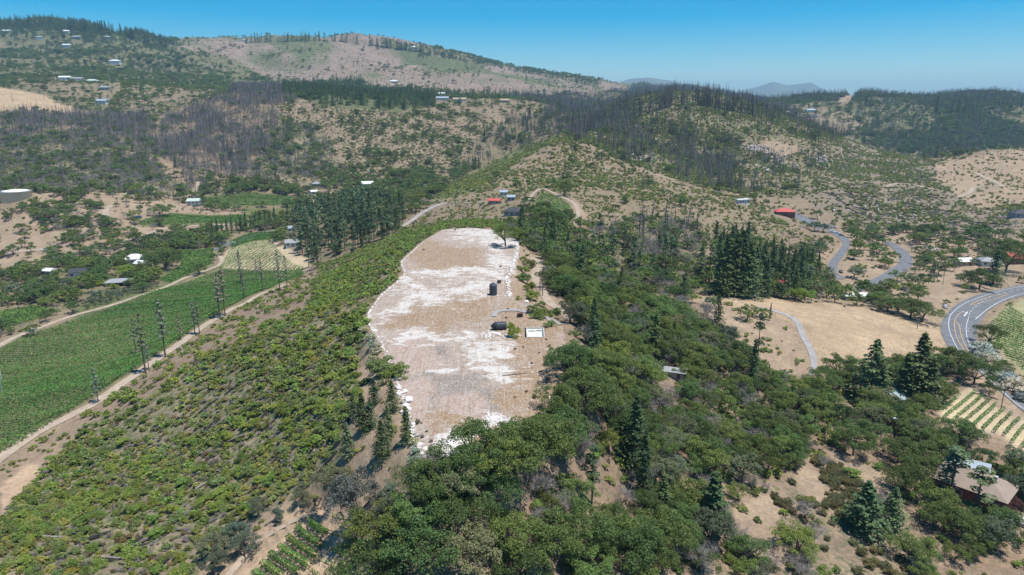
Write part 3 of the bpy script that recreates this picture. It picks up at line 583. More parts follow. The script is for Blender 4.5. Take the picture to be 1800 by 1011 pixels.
# ------------------------------------------------------------------ plants: shapes
def leafquads(C_, Nrm, size, rng, asp=1.0):
    n_ = len(C_); Nrm = Nrm / (np.linalg.norm(Nrm, axis=1, keepdims=True) + 1e-9)
    r = rng.normal(size=(n_, 3)); a_ = np.cross(Nrm, r); a_ /= np.linalg.norm(a_, axis=1, keepdims=True) + 1e-9; b_ = np.cross(Nrm, a_)
    sz = (size * rng.uniform(.6, 1.4, n_))[:, None]; a_ = a_ * sz * asp; b_ = b_ * sz
    V = np.stack([C_ - a_, C_ - b_ * .8, C_ + a_, C_ + b_ * .8], 1).reshape(-1, 3)
    return V, np.arange(4 * n_).reshape(-1, 4)
def lobes(rng, K, R, zc_, flat, lr, spread=1.0):
    L = []
    for k in range(K):
        a_ = rng.uniform(0, 2 * math.pi); e = rng.uniform(-.25, 1) ; rr = math.sqrt(max(0, 1 - max(e, 0) ** 2)) * rng.uniform(.45, 1) * spread
        L.append((R * rr * math.cos(a_), R * rr * math.sin(a_), zc_ + R * flat * e * rng.uniform(.5, 1), lr * rng.uniform(.65, 1.3)))
    return np.array(L)
def sublobes(rng, L, m, f=.5):
    out = []
    for l in L:
        for k in range(m):
            d = rng.normal(size=3); d /= np.linalg.norm(d); d[2] = abs(d[2]) if rng.random() < .75 else d[2]; out.append((*(l[:3] + d * l[3] * rng.uniform(.55, .95) * [1, 1, .8]), l[3] * f * rng.uniform(.65, 1.25)))
    return np.array(out)
def cloud(rng, L, n_, size, up=.25, rnd=.65, squash=.8, inner=.15):
    pr = L[:, 3] ** 2; k = rng.choice(len(L), n_, p=pr / pr.sum()); d = rng.normal(size=(n_, 3)); d /= np.linalg.norm(d, axis=1, keepdims=True)
    d[:, 2] = np.where(d[:, 2] < -.35, -d[:, 2], d[:, 2]); rad = L[k, 3] * (1 - inner * rng.random(n_) ** .5 + rng.normal(0, .05, n_))
    p = L[k, :3] + d * rad[:, None] * np.array([1, 1, squash]); nr = d * .8 + rng.normal(size=(n_, 3)) * rnd + np.array([0, 0, up])
    return leafquads(p, nr, size, rng)
def tubes(segs, n=5):   # list of (p0,p1,r0,r1) -> V,Q
    V = []; Q = []; k = 0; th = np.arange(n) * 2 * math.pi / n
    for p0, p1, r0, r1 in segs:
        p0 = np.array(p0, float); p1 = np.array(p1, float); d = p1 - p0; d /= np.linalg.norm(d) + 1e-9
        a_ = np.cross(d, [0.31, .9, .2]); a_ /= np.linalg.norm(a_) + 1e-9; b_ = np.cross(d, a_)
        ring = np.cos(th)[:, None] * a_ + np.sin(th)[:, None] * b_; V += [p0 + ring * r0, p1 + ring * r1]
        for i in range(n): Q.append((k + i, k + (i + 1) % n, k + n + (i + 1) % n, k + n + i))
        k += 2 * n
    return np.concatenate(V), np.array(Q)
def oak_geo(seed, hi, R=.5, zc_=.42, flat=.62, K=17, lr=.19, spread=1.0):
    rng = np.random.default_rng(seed); L = lobes(rng, K, R, zc_, flat, lr, spread)
    LS = sublobes(rng, L, 6, .46); V, Q = cloud(rng, LS, 9500 if hi else 900, .0118 if hi else .036, squash=.9, rnd=.8, up=.35)
    segs = []; z0 = .2; segs.append(((0, 0, -.12), (rng.uniform(-.03, .03), rng.uniform(-.03, .03), z0), .036, .028))
    top = segs[0][1]
    for l in L[rng.permutation(len(L))[:7 if hi else 3]]:
        m = (np.array(top) * .45 + l[:3] * .55) + rng.normal(0, .02, 3); segs += [(top, m, .02, .013), (m, l[:3], .013, .005)]
    return (V, Q), tubes(segs, 6 if hi else 4)
def fir_geo(seed, hi, w_=.225, base=.06, dens=1.0, drop=.35, pw=.8):
    rng = np.random.default_rng(seed); nb_ = int((120 if hi else 34) * dens); P_ = []; Nn = []
    per = 26 if hi else 7
    for k in range(nb_):
        z = base + (1 - base) * (k + rng.random()) / nb_; z = min(z, .985); r = w_ * ((1 - z) / (1 - base)) ** pw * rng.uniform(.42, 1.2) + .008; a_ = k * 2.399 + rng.uniform(-.3, .3)
        f = rng.random(per) ** .6; wid = rng.normal(0, .16, per) * r
        P_.append(np.stack([math.cos(a_) * r * f - math.sin(a_) * wid, math.sin(a_) * r * f + math.cos(a_) * wid, z - drop * r * f + rng.normal(0, .006, per)], 1))
        Nn.append(np.stack([np.full(per, math.cos(a_) * .5), np.full(per, math.sin(a_) * .5), np.full(per, .8)], 1) + rng.normal(0, .4, (per, 3)))
    V, Q = leafquads(np.concatenate(P_), np.concatenate(Nn), .013 if hi else .028, rng)
    return (V, Q), tubes([((0, 0, -.06), (0, 0, .5), .014, .009), ((0, 0, .5), (0, 0, .97), .009, .002)], 6 if hi else 4)
def pine_geo(seed, hi):
    rng = np.random.default_rng(seed); L = []
    for k in range(16):
        z = rng.uniform(.42, .95); r = .12 * (1.25 - z) * rng.uniform(.3, 1.3); a_ = rng.uniform(0, 6.28); L.append((r * math.cos(a_), r * math.sin(a_), z, rng.uniform(.035, .06)))
    L.append((0, 0, .95, .035)); L = np.array(L); V, Q = cloud(rng, L, 1300 if hi else 150, .011 if hi else .030, squash=.7)
    segs = [((0, 0, -.05), (.005, 0, .5), .012, .009), ((.005, 0, .5), (0, 0, .97), .009, .003)]
    for l in L[:9]: segs.append(((0, 0, l[2] - .04), l[:3], .004, .002))
    for k in range(10 if hi else 4):
        z = rng.uniform(.15, .5); a_ = rng.uniform(0, 6.28); segs.append(((0, 0, z), (.05 * math.cos(a_), .05 * math.sin(a_), z - .01), .003, .001))
    return (V, Q), tubes(segs, 5 if hi else 3)
def sliver(P0, P1, w0, rng):     # thin flat twigs, two-triangle blades
    d = P1 - P0; r = rng.normal(size=P0.shape); s_ = np.cross(d, r); s_ /= np.linalg.norm(s_, axis=1, keepdims=True) + 1e-9
    V = np.stack([P0 - s_ * w0, P0 + s_ * w0, P1 + s_ * w0 * .4, P1 - s_ * w0 * .4], 1).reshape(-1, 3); return V, np.arange(4 * len(P0)).reshape(-1, 4)
def join(parts):
    V = []; Q = []; k = 0
    for v, q in parts: V.append(v); Q.append(np.asarray(q) + k); k += len(v)
    return np.concatenate(V), np.concatenate(Q)
def snag_geo(seed, hi, br=70, L0=.11):
    rng = np.random.default_rng(seed); lean = rng.normal(0, .03, 2); top = (lean[0], lean[1], rng.uniform(.85, 1)); tr = tubes([((0, 0, -.05), (lean[0] * .5, lean[1] * .5, .5), .015, .010), ((lean[0] * .5, lean[1] * .5, .5), top, .010, .003)], 6 if hi else 4)
    n_ = br if hi else br // 2; z = rng.uniform(.22, .97, n_) * top[2]; a_ = rng.uniform(0, 6.28, n_); r = L0 * (1.15 - z) * rng.uniform(.3, 1.1, n_)
    P0 = np.stack([lean[0] * z, lean[1] * z, z], 1); P1 = P0 + np.stack([r * np.cos(a_), r * np.sin(a_), rng.normal(-.01, .03, n_)], 1)
    tw = sliver(P0, P1, .0028 if hi else .0045, rng); parts = [tr, tw]
    if hi:
        f = rng.uniform(.4, 1, (n_, 2)); 
        for k in range(2):
            A_ = P0 + (P1 - P0) * f[:, k:k + 1]; parts.append(sliver(A_, A_ + rng.normal(0, .018, (n_, 3)), .0016, rng))
    return join(parts)
def grey_geo(seed, hi, R=.42):
    rng = np.random.default_rng(seed); segs = [((0, 0, -.08), (.02, 0, .22), .028, .022)]; ends = []
    for k in range(6):
        a_ = k * 1.05 + rng.uniform(-.4, .4); p = np.array([R * .5 * math.cos(a_), R * .5 * math.sin(a_), rng.uniform(.42, .62)]); segs.append(((.02, 0, .2), p, .016, .009))
        for j in range(3):
            e = p + rng.normal(0, .16, 3) * [1, 1, .6] + [0, 0, .12]; segs.append((p, e, .008, .003)); ends.append(e)
    ends = np.array(ends); n_ = 900 if hi else 110; k = rng.integers(0, len(ends), n_); P0 = ends[k] + rng.normal(0, .06, (n_, 3)); P1 = P0 + rng.normal(0, .075, (n_, 3)) + [0, 0, .03]
    return join([tubes(segs, 5 if hi else 3), sliver(P0, P1, .0032 if hi else .010, rng)])
def bush_geo(seed, hi, K=9, n_=1000, size=.045, zc_=.2, flat=.68, lr=.26, R=.42, up=.35, tw=0):
    rng = np.random.default_rng(seed); L = sublobes(rng, lobes(rng, K, R, zc_, flat, lr), 4, .55); V, Q = cloud(rng, L, int(n_ * 1.7) if hi else n_ // 5, size * .72 if hi else size * 1.9, up=up, inner=.4, rnd=.9)
    parts = [(V, Q)]
    if tw:
        a_ = rng.uniform(0, 6.28, tw); r = rng.uniform(.2, .5, tw); P1 = np.stack([r * np.cos(a_), r * np.sin(a_), rng.uniform(.3, .8, tw)], 1); parts.append(sliver(P1 * [.1, .1, 0], P1, .012, rng))
    return join(parts)
LM = dict(scorch=leafmat('scorched_needle', (.17, .17, .145), (.30, .29, .26), (.12, .14, .08), .3),
    oak_a=leafmat('oak_leaf_dark', (0.074, 0.121, 0.031), (0.126, 0.184, 0.051)), oak_b=leafmat('oak_leaf', (0.105, 0.161, 0.038), (0.173, 0.231, 0.057)), oak_c=leafmat('oak_leaf_grey', (0.121, 0.151, 0.077), (0.186, 0.212, 0.119)),
    fir=leafmat('fir_needle', (0.063, 0.107, 0.041), (0.128, 0.182, 0.063)), pine=leafmat('pine_needle', (0.099, 0.160, 0.075), (0.189, 0.245, 0.121)),
    shrub=leafmat('shrub_leaf', (0.212, 0.241, 0.075), (0.359, 0.381, 0.120)), shrub_d=leafmat('shrub_leaf_dark', (0.142, 0.200, 0.067), (0.264, 0.306, 0.097)), bush=leafmat('bush_leaf', (0.148, 0.223, 0.045), (0.272, 0.351, 0.073)),
    yshrub=leafmat('yellow_green_leaf', (0.198, 0.230, 0.050), (0.344, 0.327, 0.077)), dry=leafmat('dry_leaf', (.18, .13, .07), (.28, .20, .11), (.12, .14, .05), .35), cham=leafmat('brush_leaf_brown', (0.111, 0.117, 0.049), (0.195, 0.182, 0.078)),
    olive=leafmat('olive_leaf', (.11, .145, .085), (.19, .225, .15)), lime=leafmat('lime_leaf', (.14, .22, .03), (.25, .33, .06)), red=leafmat('red_leaf', (.14, .045, .04), (.22, .08, .07)), vine=leafmat('vine_leaf', (0.064, 0.152, 0.028), (0.127, 0.265, 0.051)),
    flower=leafmat('flowering_leaf', (.12, .16, .06), (.22, .26, .11), (.72, .72, .62), .30), oleander=leafmat('white_oleander', (.22, .26, .18), (.40, .43, .34), (.75, .74, .68), .35))
bark = simple('bark', (.13, .10, .08), .9, .3, 6); burnt = simple('burnt_wood', (.125, .108, .10), .85, .35, 8); greyw = simple('grey_dead_wood', (.25, .225, .21), .85, .25, 6); charred = simple('charred_log', (.035, .033, .035), .8, .4, 4)
# species: list of variants (crown(hi), trunk(hi), lo) ; size range in metres ; how many stand as things of their own
SPEC = {}
def reg(sp, variants, size, ncap, names, cat):
    SPEC[sp] = dict(v=variants, size=size, cap=ncap, names=names, cat=cat)
def tree_var(fn, seed, leaf, **kw):
    (V, Q), (tv, tq) = fn(seed, True, **kw); cr = npmesh('crown', V, Q, mats=[leaf]); tk = npmesh('trunk', tv, tq, mats=[bark], smooth=True)
    (V, Q), (tv, tq) = fn(seed, False, **kw); JV, JQ = join([(V, Q), (tv, tq)])
    lo = npmesh('tree_far', JV, JQ, mats=[leaf, bark], mi=np.concatenate([np.zeros(len(Q)), np.ones(len(tq))]))
    return (cr, tk, lo)
def bush_var(fn, seed, m, **kw):
    hi = npmesh('foliage', *fn(seed, True, **kw), mats=[m]); lo = npmesh('foliage_far', *fn(seed, False, **kw), mats=[m]); return (hi, None, lo)
reg('oak', [tree_var(oak_geo, 1, LM['oak_a']), tree_var(oak_geo, 2, LM['oak_b']), tree_var(oak_geo, 3, LM['oak_b'], K=24, lr=.155), tree_var(oak_geo, 4, LM['oak_a'], K=12, lr=.22, flat=.8), tree_var(oak_geo, 5, LM['oak_c'], K=20, lr=.155), tree_var(oak_geo, 6, LM['oak_b'], flat=.5, K=15, spread=1.15)], (5.5, 11.5), 300, ['dark green', 'fresh green', 'fine-crowned green', 'tall dark green', 'grey-green', 'flat-topped green'], 'tree')
reg('fir', [tree_var(fir_geo, 11, LM['fir']), tree_var(fir_geo, 12, LM['fir'], w_=.27, drop=.45), tree_var(fir_geo, 13, LM['fir'], w_=.17, pw=.65, base=.12)], (12, 22), 150, ['dark', 'broad dark', 'narrow dark'], 'conifer')
reg('pine', [tree_var(pine_geo, 21, LM['pine']), tree_var(pine_geo, 22, LM['pine']), tree_var(pine_geo, 23, LM['pine'])], (15, 27), 120, ['thin-crowned', 'ragged', 'tall-stemmed'], 'pine')
reg('snag', [bush_var(snag_geo, 31, burnt, L0=.14, br=110), bush_var(snag_geo, 32, burnt, br=120, L0=.15), bush_var(snag_geo, 33, greyw, br=70, L0=.10), bush_var(snag_geo, 34, greyw, br=110, L0=.13)], (9, 24), 300, ['blackened', 'bristly black', 'bare grey', 'bristly grey'], 'dead tree')
reg('greytree', [bush_var(grey_geo, 41, greyw), bush_var(grey_geo, 42, greyw, R=.5), bush_var(grey_geo, 43, greyw, R=.34)], (3.5, 8), 200, ['grey', 'wide grey', 'narrow grey'], 'dead tree')
reg('shrub', [bush_var(bush_geo, 51, LM['shrub']), bush_var(bush_geo, 52, LM['shrub_d'], K=6), bush_var(bush_geo, 53, LM['shrub'], K=12, lr=.2), bush_var(bush_geo, 54, LM['shrub_d'], flat=.9)], (1.0, 2.9), 300, ['green', 'dark green', 'lumpy green', 'upright dark green'], 'shrub')
reg('bush', [bush_var(bush_geo, 61, LM['bush'], n_=1600, size=.034), bush_var(bush_geo, 62, LM['shrub_d'], n_=1600, size=.034, K=12), bush_var(bush_geo, 63, LM['bush'], flat=.95, n_=1600, size=.034)], (2.4, 4.2), 300, ['bright green', 'deep green', 'upright green'], 'bush')
reg('yshrub', [bush_var(bush_geo, 71, LM['yshrub'], up=.5), bush_var(bush_geo, 72, LM['yshrub'], K=14, lr=.16), bush_var(bush_geo, 73, LM['lime'], K=7)], (.9, 2.1), 200, ['yellow-green', 'loose yellow-green', 'lime green'], 'shrub')
reg('dryshrub', [bush_var(bush_geo, 81, LM['dry'], tw=60), bush_var(bush_geo, 82, greyw, n_=500, size=.05, tw=120)], (.7, 1.8), 160, ['brown dried', 'grey dried'], 'shrub')
reg('chamise', [bush_var(bush_geo, 85, LM['cham'], K=11), bush_var(bush_geo, 86, LM['cham'], K=7, tw=40)], (1.8, 3.4), 150, ['olive-brown', 'low olive-brown'], 'shrub')
NAMES = dict(oak='oak_tree', fir='conifer_tree', pine='pine_tree', snag='burnt_tree', greytree='dead_tree', shrub='shrub', bush='bush', yshrub='yellow_shrub', dryshrub='dry_shrub', chamise='chaparral_shrub', olive='olive_tree')
NOUN = dict(oak='oak', fir='conifer', pine='pine', snag='burnt tree trunk', greytree='leafless tree', shrub='shrub', bush='bush', yshrub='shrub', dryshrub='shrub', chamise='chaparral shrub', olive='olive tree')
ALLP = []     # dicts of individual plants: sp, variant, x, y, size, rz, place
# places that may not be planted: roads, pad, buildings
def blocked(x, y, pad=1.5):
    r = inpoly(x, y, PAD) & (y < 450); m = (y < 460) & (np.abs(x) < 120); r2 = np.zeros(len(x), bool)
    if m.any(): r2[m] = segdist(x[m], y[m], PAD, True) < 1.6
    r |= r2
    for C_, hw in EXCL:
        b_ = (x > C_[:, 0].min() - 12) & (x < C_[:, 0].max() + 12) & (y > C_[:, 1].min() - 12) & (y < C_[:, 1].max() + 12)
        if b_.any():
            i_ = np.nonzero(b_)[0]; D = np.hypot(x[i_, None] - C_[None, :, 0], y[i_, None] - C_[None, :, 1]) - hw[None, :]; r[i_] |= D.min(1) < (pad if np.isscalar(pad) else pad[i_])
    for bx, by, br in KEEP:
        r |= np.hypot(x - bx, y - by) < br
    return r
KEEP = []
def clear(u, v, r, n=3, st=6):
    x_, y_, z_ = hit(u, v)
    for k in range(n + 1): KEEP.append((x_ * (1 - st * k / y_), y_ - st * k, r))
for u, v in ((1738, 655), (1755, 672), (1770, 685), (1788, 700), (1802, 712)): clear(u, v, 8, 2)
for u, v in ((1665, 735), (1690, 720), (1705, 700), (1720, 735), (1745, 745), (1765, 765), (1790, 775)): clear(u, v, 7, 2)
for u, v in ((1412, 590), (1426, 615), (1400, 567), (1590, 455), (1560, 486), (1585, 472), (1500, 580), (1464, 460)): clear(u, v, 6, 1)
# ------------------------------------------------------------------ buildings
def corr(name, c, rough=.5, var=.12):
    m, t, b = mat(name); tc = t.nodes.new('ShaderNodeTexCoord').outputs['Object']
    wv_ = N(t, 'ShaderNodeTexWave', i={'Scale': 1.2, 'Distortion': .2, 'Detail': 1.0}); t.links.new(tc, wv_.inputs['Vector'])
    a_ = mix(t, wv_.outputs['Fac'], tuple(x * (1 - var) for x in c), tuple(min(1, x * (1 + var)) for x in c)); a_ = mix(t, ramp(t, noise(t, .4, 5, .7, tc), .35, .7), a_, (.82, .80, .78), 'MULTIPLY')
    t.links.new(a_, b.inputs['Base Color']); b.inputs['Roughness'].default_value = rough; return m
RC = dict(white=corr('white_metal_roof', (.66, .68, .68)), grey=corr('grey_roof', (.30, .31, .32)), dark=corr('dark_roof', (.055, .057, .065), .7), red=corr('red_roof', (.50, .10, .09), .6), brown=corr('brown_shingle_roof', (.30, .235, .19), .85, .2), blue=corr('blue_grey_roof', (.30, .36, .42)), tan=corr('tan_roof', (.40, .31, .23), .8), green=corr('pale_green_roof', (.46, .54, .49)))
WC = dict(white=simple('white_wall', (.70, .69, .66), .8, .1, .6), tan=simple('tan_wall', (.45, .36, .27), .8, .15, .6), dark=simple('dark_wall', (.09, .075, .07), .8, .2, .6), grey=simple('grey_wall', (.34, .34, .33), .8, .15, .6), redb=simple('redwood_wall', (.22, .075, .055), .8, .2, .6))
glass = simple('window_glass', (.035, .045, .055), .12, .2, 1, spec=.6); trim = simple('white_trim', (.72, .72, .70), .6, .08, 1); concrete = simple('concrete', (.42, .39, .36), .85, .15, .7)
def house(u, v, wd, dp, ht, rot, roof, wall, label, kind='hip', name='house', cat='house', wins=3, chimney=False, porch=False, pos=None, lift=0.0):
    x, y, z = pos or hit(u, v); r = math.radians(rot); e = empty(name, (x, y, z + lift), r); tag(e, label, cat)
    KEEP.append((x, y, max(wd, dp) * .55)); [KEEP.append((x * (1 - q_ / y), y - q_, max(wd, dp) * .5)) for q_ in ((7, 14) if y < 1000 else (14, 28, 42)) if v < 700]; ov = .5 + .02 * wd
    mb = MB().box((0, 0, ht / 2 - 1.5), (wd, dp, ht + 3)); 
    rh = .32 * dp if kind != 'flat' else .35; hx = wd / 2 + ov; hy = dp / 2 + ov; k_ = .12
    rf = MB()
    if kind == 'flat': rf.box((0, 0, ht + .18), (wd + 2 * ov, dp + 2 * ov, .35))
    else:
        ix = hx if kind == 'gable' else max(.3, hx - hy)
        V = [(-hx, -hy, ht - k_), (hx, -hy, ht - k_), (hx, hy, ht - k_), (-hx, hy, ht - k_), (-hx, -hy, ht + .12), (hx, -hy, ht + .12), (hx, hy, ht + .12), (-hx, hy, ht + .12), (-ix, 0, ht + rh), (ix, 0, ht + rh)]
        rf.add(V, [(0, 3, 2, 1), (0, 1, 5, 4), (1, 2, 6, 5), (2, 3, 7, 6), (3, 0, 4, 7), (4, 5, 9, 8), (6, 7, 8, 9), (5, 6, 9), (7, 4, 8)])
    mb.build('wall', WC[wall], e); ro = rf.build('roof', RC[roof], e)
    if chimney: MB().box((wd * .28, -dp * .12, ht + rh * .8), (.9, .9, 2.6)).box((wd * .28, -dp * .12, ht + rh * .8 + 1.35), (1.15, 1.15, .2)).build('chimney', concrete, ro)
    wh = min(1.5, ht * .42); ww = min(2.0, wd / (wins * 1.7)); fl = [ht * .52] if ht < 4.6 else [1.7, ht - 1.6]
    for zc_ in fl:
        for i in range(wins):
            xx = -wd / 2 + wd * (i + .5) / wins
            if zc_ == fl[0] and i == wins // 2: continue
            fr = MB().box((xx, -dp / 2 - .04, zc_), (ww + .24, .08, wh + .24)).build('window', trim, e); MB().box((xx, -dp / 2 - .10, zc_), (ww, .05, wh)).build('pane', glass, fr)
        fr = MB().box((wd / 2 + .04, 0, zc_), (.08, ww + .24, wh + .24)).build('window', trim, e); MB().box((wd / 2 + .10, 0, zc_), (.05, ww, wh)).build('pane', glass, fr)
    xx = -wd / 2 + wd * (wins // 2 + .5) / wins; MB().box((xx, -dp / 2 - .05, 1.05), (1.1, .1, 2.1)).build('door', WC['dark'] if wall != 'dark' else trim, e)
    if porch:
        pr = MB().box((0, -dp / 2 - 1.6, ht - .25), (wd * .9, 3.0, .16)).build('porch_roof', RC[roof], e)
        for i in range(4): MB().box((-wd * .42 + wd * .28 * i, -dp / 2 - 2.9, ht / 2 - 1.0), (.22, .22, ht + 1.4)).build('porch_post', trim, e)
    return e
HS = [
 (342, 362, 13, 9, 6.2, 8, 'green', 'white', 'white two-storey house with pale green roof above the far left vineyard', 'gable', 3),
 (238, 462, 15, 11, 4.2, 20, 'white', 'white', 'large house with bright pale metal roof beside the round green tree', 'hip', 4),
 (252, 470, 11, 8, 3.4, -25, 'white', 'white', 'low wing with pale metal roof in front of the large pale-roofed house', 'gable', 3),
 (141, 486, 12, 8, 4.0, 12, 'dark', 'white', 'white cottage with black gabled roof left of the open pavilion', 'gable', 3),
 (86, 482, 9, 6, 3.2, -10, 'white', 'grey', 'small pale-roofed shed hidden among the grey-green trees at far left', 'gable', 2),
 (646, 329, 15, 10, 5.0, 15, 'white', 'white', 'white barn roof shining in the trees below the far tan slope', 'gable', 3),
 (558, 327, 14, 8, 3.2, 0, 'grey', 'tan', 'long low grey-roofed building at the foot of the far tan slope', 'hip', 4),
 (552, 342, 8, 6, 4.0, 25, 'white', 'white', 'small white gabled house in the dark valley trees', 'gable', 2),
 (551, 359, 13, 7, 3.0, -5, 'tan', 'tan', 'low beige building beside the valley road bend', 'hip', 3),
 (745, 331, 9, 6, 3.0, 0, 'white', 'white', 'little white roof at the right end of the valley trees', 'gable', 2),
 (516, 432, 12, 8, 3.2, 10, 'grey', 'white', 'grey-roofed house at the right corner of the striped vineyard', 'gable', 3),
 (507, 406, 9, 6, 3.0, 0, 'blue', 'white', 'blue-grey roofed shed above the striped vineyard', 'gable', 2),
 (902, 378, 12, 9, 3.0, -12, 'dark', 'grey', 'dark grey hip-roofed house just beyond the bare pad', 'hip', 3),
 (869, 358, 9, 5, 2.6, -8, 'red', 'tan', 'small red-roofed outbuilding beyond the bare pad', 'gable', 2),
 (885, 343, 6, 5, 2.8, 5, 'blue', 'white', 'pale little shed above the red-roofed outbuilding', 'gable', 2),
 (898, 352, 6, 5, 2.8, 5, 'blue', 'grey', 'blue-grey shed between the small vineyard and the red outbuilding', 'gable', 2),
 (1379, 379, 17, 9, 4.2, -6, 'red', 'redb', 'long winery building with bright red roof at the top of the car park', 'hip', 5),
 (1305, 358, 13, 5, 4.2, 22, 'white', 'white', 'plain white shed alone on the tan slope left of the red-roofed winery', 'flat', 4),
 (1374, 508, 8, 6, 3.4, 10, 'red', 'dark', 'small red-roofed cottage under the lime green tree', 'gable', 2),
 (1494, 527, 7, 5, 2.6, 0, 'white', 'grey', 'left of the two pale sheds behind the dry grass field', 'flat', 2),
 (1514, 528, 10, 6, 2.8, -8, 'white', 'grey', 'right of the two pale sheds behind the dry grass field', 'gable', 2),
 (1558, 712, 12, 8, 3.4, 25, 'blue', 'grey', 'blue-grey roofed house mostly hidden between the tall redwoods', 'gable', 3),
 (1795, 462, 24, 10, 4.4, 5, 'red', 'redb', 'long rust-red building at the right edge above the highway', 'gable', 5),
 (1738, 466, 13, 9, 3.4, -10, 'grey', 'white', 'grey-roofed house behind the trees above the highway bend', 'hip', 3),
 (1692, 466, 10, 7, 3.2, 10, 'white', 'tan', 'pale roofed cottage left of the grey-roofed house above the highway', 'gable', 2),
 (1794, 382, 18, 10, 4.0, 0, 'dark', 'grey', 'dark-roofed building at the right edge below the tan hill', 'hip', 3),
 (1183, 662, 8, 4, 2.2, -20, 'grey', 'grey', 'small grey-roofed trailer shed in a gap of the oak wood', 'flat', 2),
 # far slopes
 (203, 112, 30, 14, 8, 5, 'white', 'white', 'white hillside mansion with dark trees on the left ridge flank', 'hip', 5),
 (118, 83, 26, 12, 7, 0, 'white', 'white', 'white house alone in the scrub under the left ridge', 'gable', 4),
 (135, 68, 34, 13, 6, 4, 'grey', 'tan', 'wide grey-roofed house high on the left ridge', 'hip', 5),
 (118, 58, 20, 12, 6, 0, 'white', 'white', 'small white house highest among the left ridge conifers', 'gable', 3),
 (70, 68, 24, 12, 5, 8, 'grey', 'white', 'grey and white house at the left end of the ridge clearing', 'hip', 3),
 (12, 58, 30, 14, 7, 0, 'white', 'white', 'white-roofed house at the left edge of the ridge', 'gable', 4),
 (190, 68, 22, 12, 5, 0, 'blue', 'grey', 'blue-roofed house right of the wide grey one on the ridge', 'hip', 3),
 (300, 78, 36, 13, 5, 3, 'grey', 'tan', 'long low house in the saddle of the skyline', 'flat', 5),
 (430, 73, 22, 12, 5, 0, 'grey', 'white', 'grey house on the skyline above the bare far slope', 'hip', 3),
 (728, 87, 26, 14, 9, 5, 'white', 'white', 'white house on the crest of the bare far slope', 'hip', 3),
 (115, 140, 26, 12, 5, 0, 'white', 'white', 'left white farm building on the mid left terrace', 'gable', 3),
 (136, 142, 24, 11, 5, 6, 'grey', 'white', 'middle farm building on the mid left terrace', 'gable', 3),
 (162, 146, 26, 12, 5, -6, 'green', 'tan', 'right farm building with pale green roof on the mid left terrace', 'hip', 3),
 (184, 158, 20, 11, 5, 10, 'grey', 'grey', 'grey house below the terrace farm buildings', 'hip', 3),
 (180, 182, 22, 12, 5, -5, 'blue', 'white', 'blue-white house at the right end of the pale grass hill', 'gable', 3),
 (738, 165, 34, 14, 5, 0, 'grey', 'grey', 'broad grey-roofed house at the right end of the conifer grove', 'hip', 4),
 (775, 168, 20, 11, 5, 10, 'white', 'white', 'pale house behind the broad grey-roofed one', 'gable', 3),
 (778, 176, 24, 10, 4, -5, 'blue', 'white', 'blue-roofed house on the mid bench right of the grove', 'gable', 3),
 (808, 178, 26, 10, 4, 3, 'tan', 'white', 'long tan-roofed house on the mid bench', 'gable', 4),
 (886, 180, 20, 10, 4, 0, 'tan', 'tan', 'tan house at the right of the mid bench', 'gable', 3),
 (692, 146, 26, 12, 5, 0, 'white', 'tan', 'pale house beside the orange earth cutting', 'hip', 3),
 (1424, 197, 24, 12, 5, 4, 'blue', 'white', 'upper blue-white house on the right back ridge', 'gable', 3),
 (1428, 206, 26, 11, 5, -4, 'white', 'white', 'lower white house on the right back ridge', 'flat', 3),
 (1385, 200, 18, 10, 4, 10, 'grey', 'grey', 'grey house left of the pair on the right back ridge', 'hip', 2),
]
for (u, v, wd, dp, ht, rot, rf, wl, lb, kd, wn) in HS: house(u, v, wd, dp, ht, rot, rf, wl, lb, kd, wins=wn, name='barn' if 'barn' in lb else 'shed' if 'shed' in lb else 'house', cat='barn' if 'barn' in lb else 'shed' if 'shed' in lb else 'house')
house(1708, 870, 18, 12, 4.4, -48, 'brown', 'redb', 'house with a broad brown shingle roof and chimney among the trees at lower right', 'hip', wins=4, chimney=True)
house(1702, 836, 9, 6, 3.6, -35, 'blue', 'grey', 'pale blue-roofed annex behind the brown shingle roof', 'gable', wins=2)
# open pavilion
x, y, z = hit(212, 501); e = empty('pavilion', (x, y, z), math.radians(12)); tag(e, 'open-sided pavilion with grey metal roof below the pale-roofed house', 'pavilion'); KEEP.append((x, y, 12)); KEEP.append((x, y - 14, 11))
hx, hy, ht = 9.5, 5.5, 3.1
MB().add([(-hx, -hy, ht), (hx, -hy, ht), (hx, hy, ht), (-hx, hy, ht), (-hx + 4, 0, ht + 1.9), (hx - 4, 0, ht + 1.9)], [(0, 3, 2, 1), (0, 1, 5, 4), (1, 2, 5), (2, 3, 4, 5), (3, 0, 4)]).build('roof', RC['grey'], e)
MB().box((-1.5, 2.4, .4), (13, 4, 5)).build('wall', WC['dark'], e)
for i in range(5): MB().box((-8.2 + 4.1 * i, -4.6, .5), (.45, .45, 5.2)).build('post', trim, e)
# big round storage tank at far left
x, y, z = hit(14, 357); y += 13; z = float(H(x, y)); e = empty('storage_tank', (x, y, z)); tag(e, 'large round white water tank on the hillside at the left edge', 'tank'); KEEP.append((x, y, 21))
MB().lathe([(14, -5), (14, 6.2), (14.3, 6.2), (14.3, 6.5)], 48).build('tank_wall', simple('tank_paint', (.60, .62, .58), .7, .1, .2), e, True)
MB().lathe([(14.2, 6.52), (8, 7.4), (3, 7.8), (.2, 7.85)], 48).build('tank_roof', simple('tank_roof_paint', (.78, .76, .72), .6, .06, .2), e, True)
MB().box((0, 0, 8.1), (1.4, 1.4, .6)).build('hatch', trim, e)
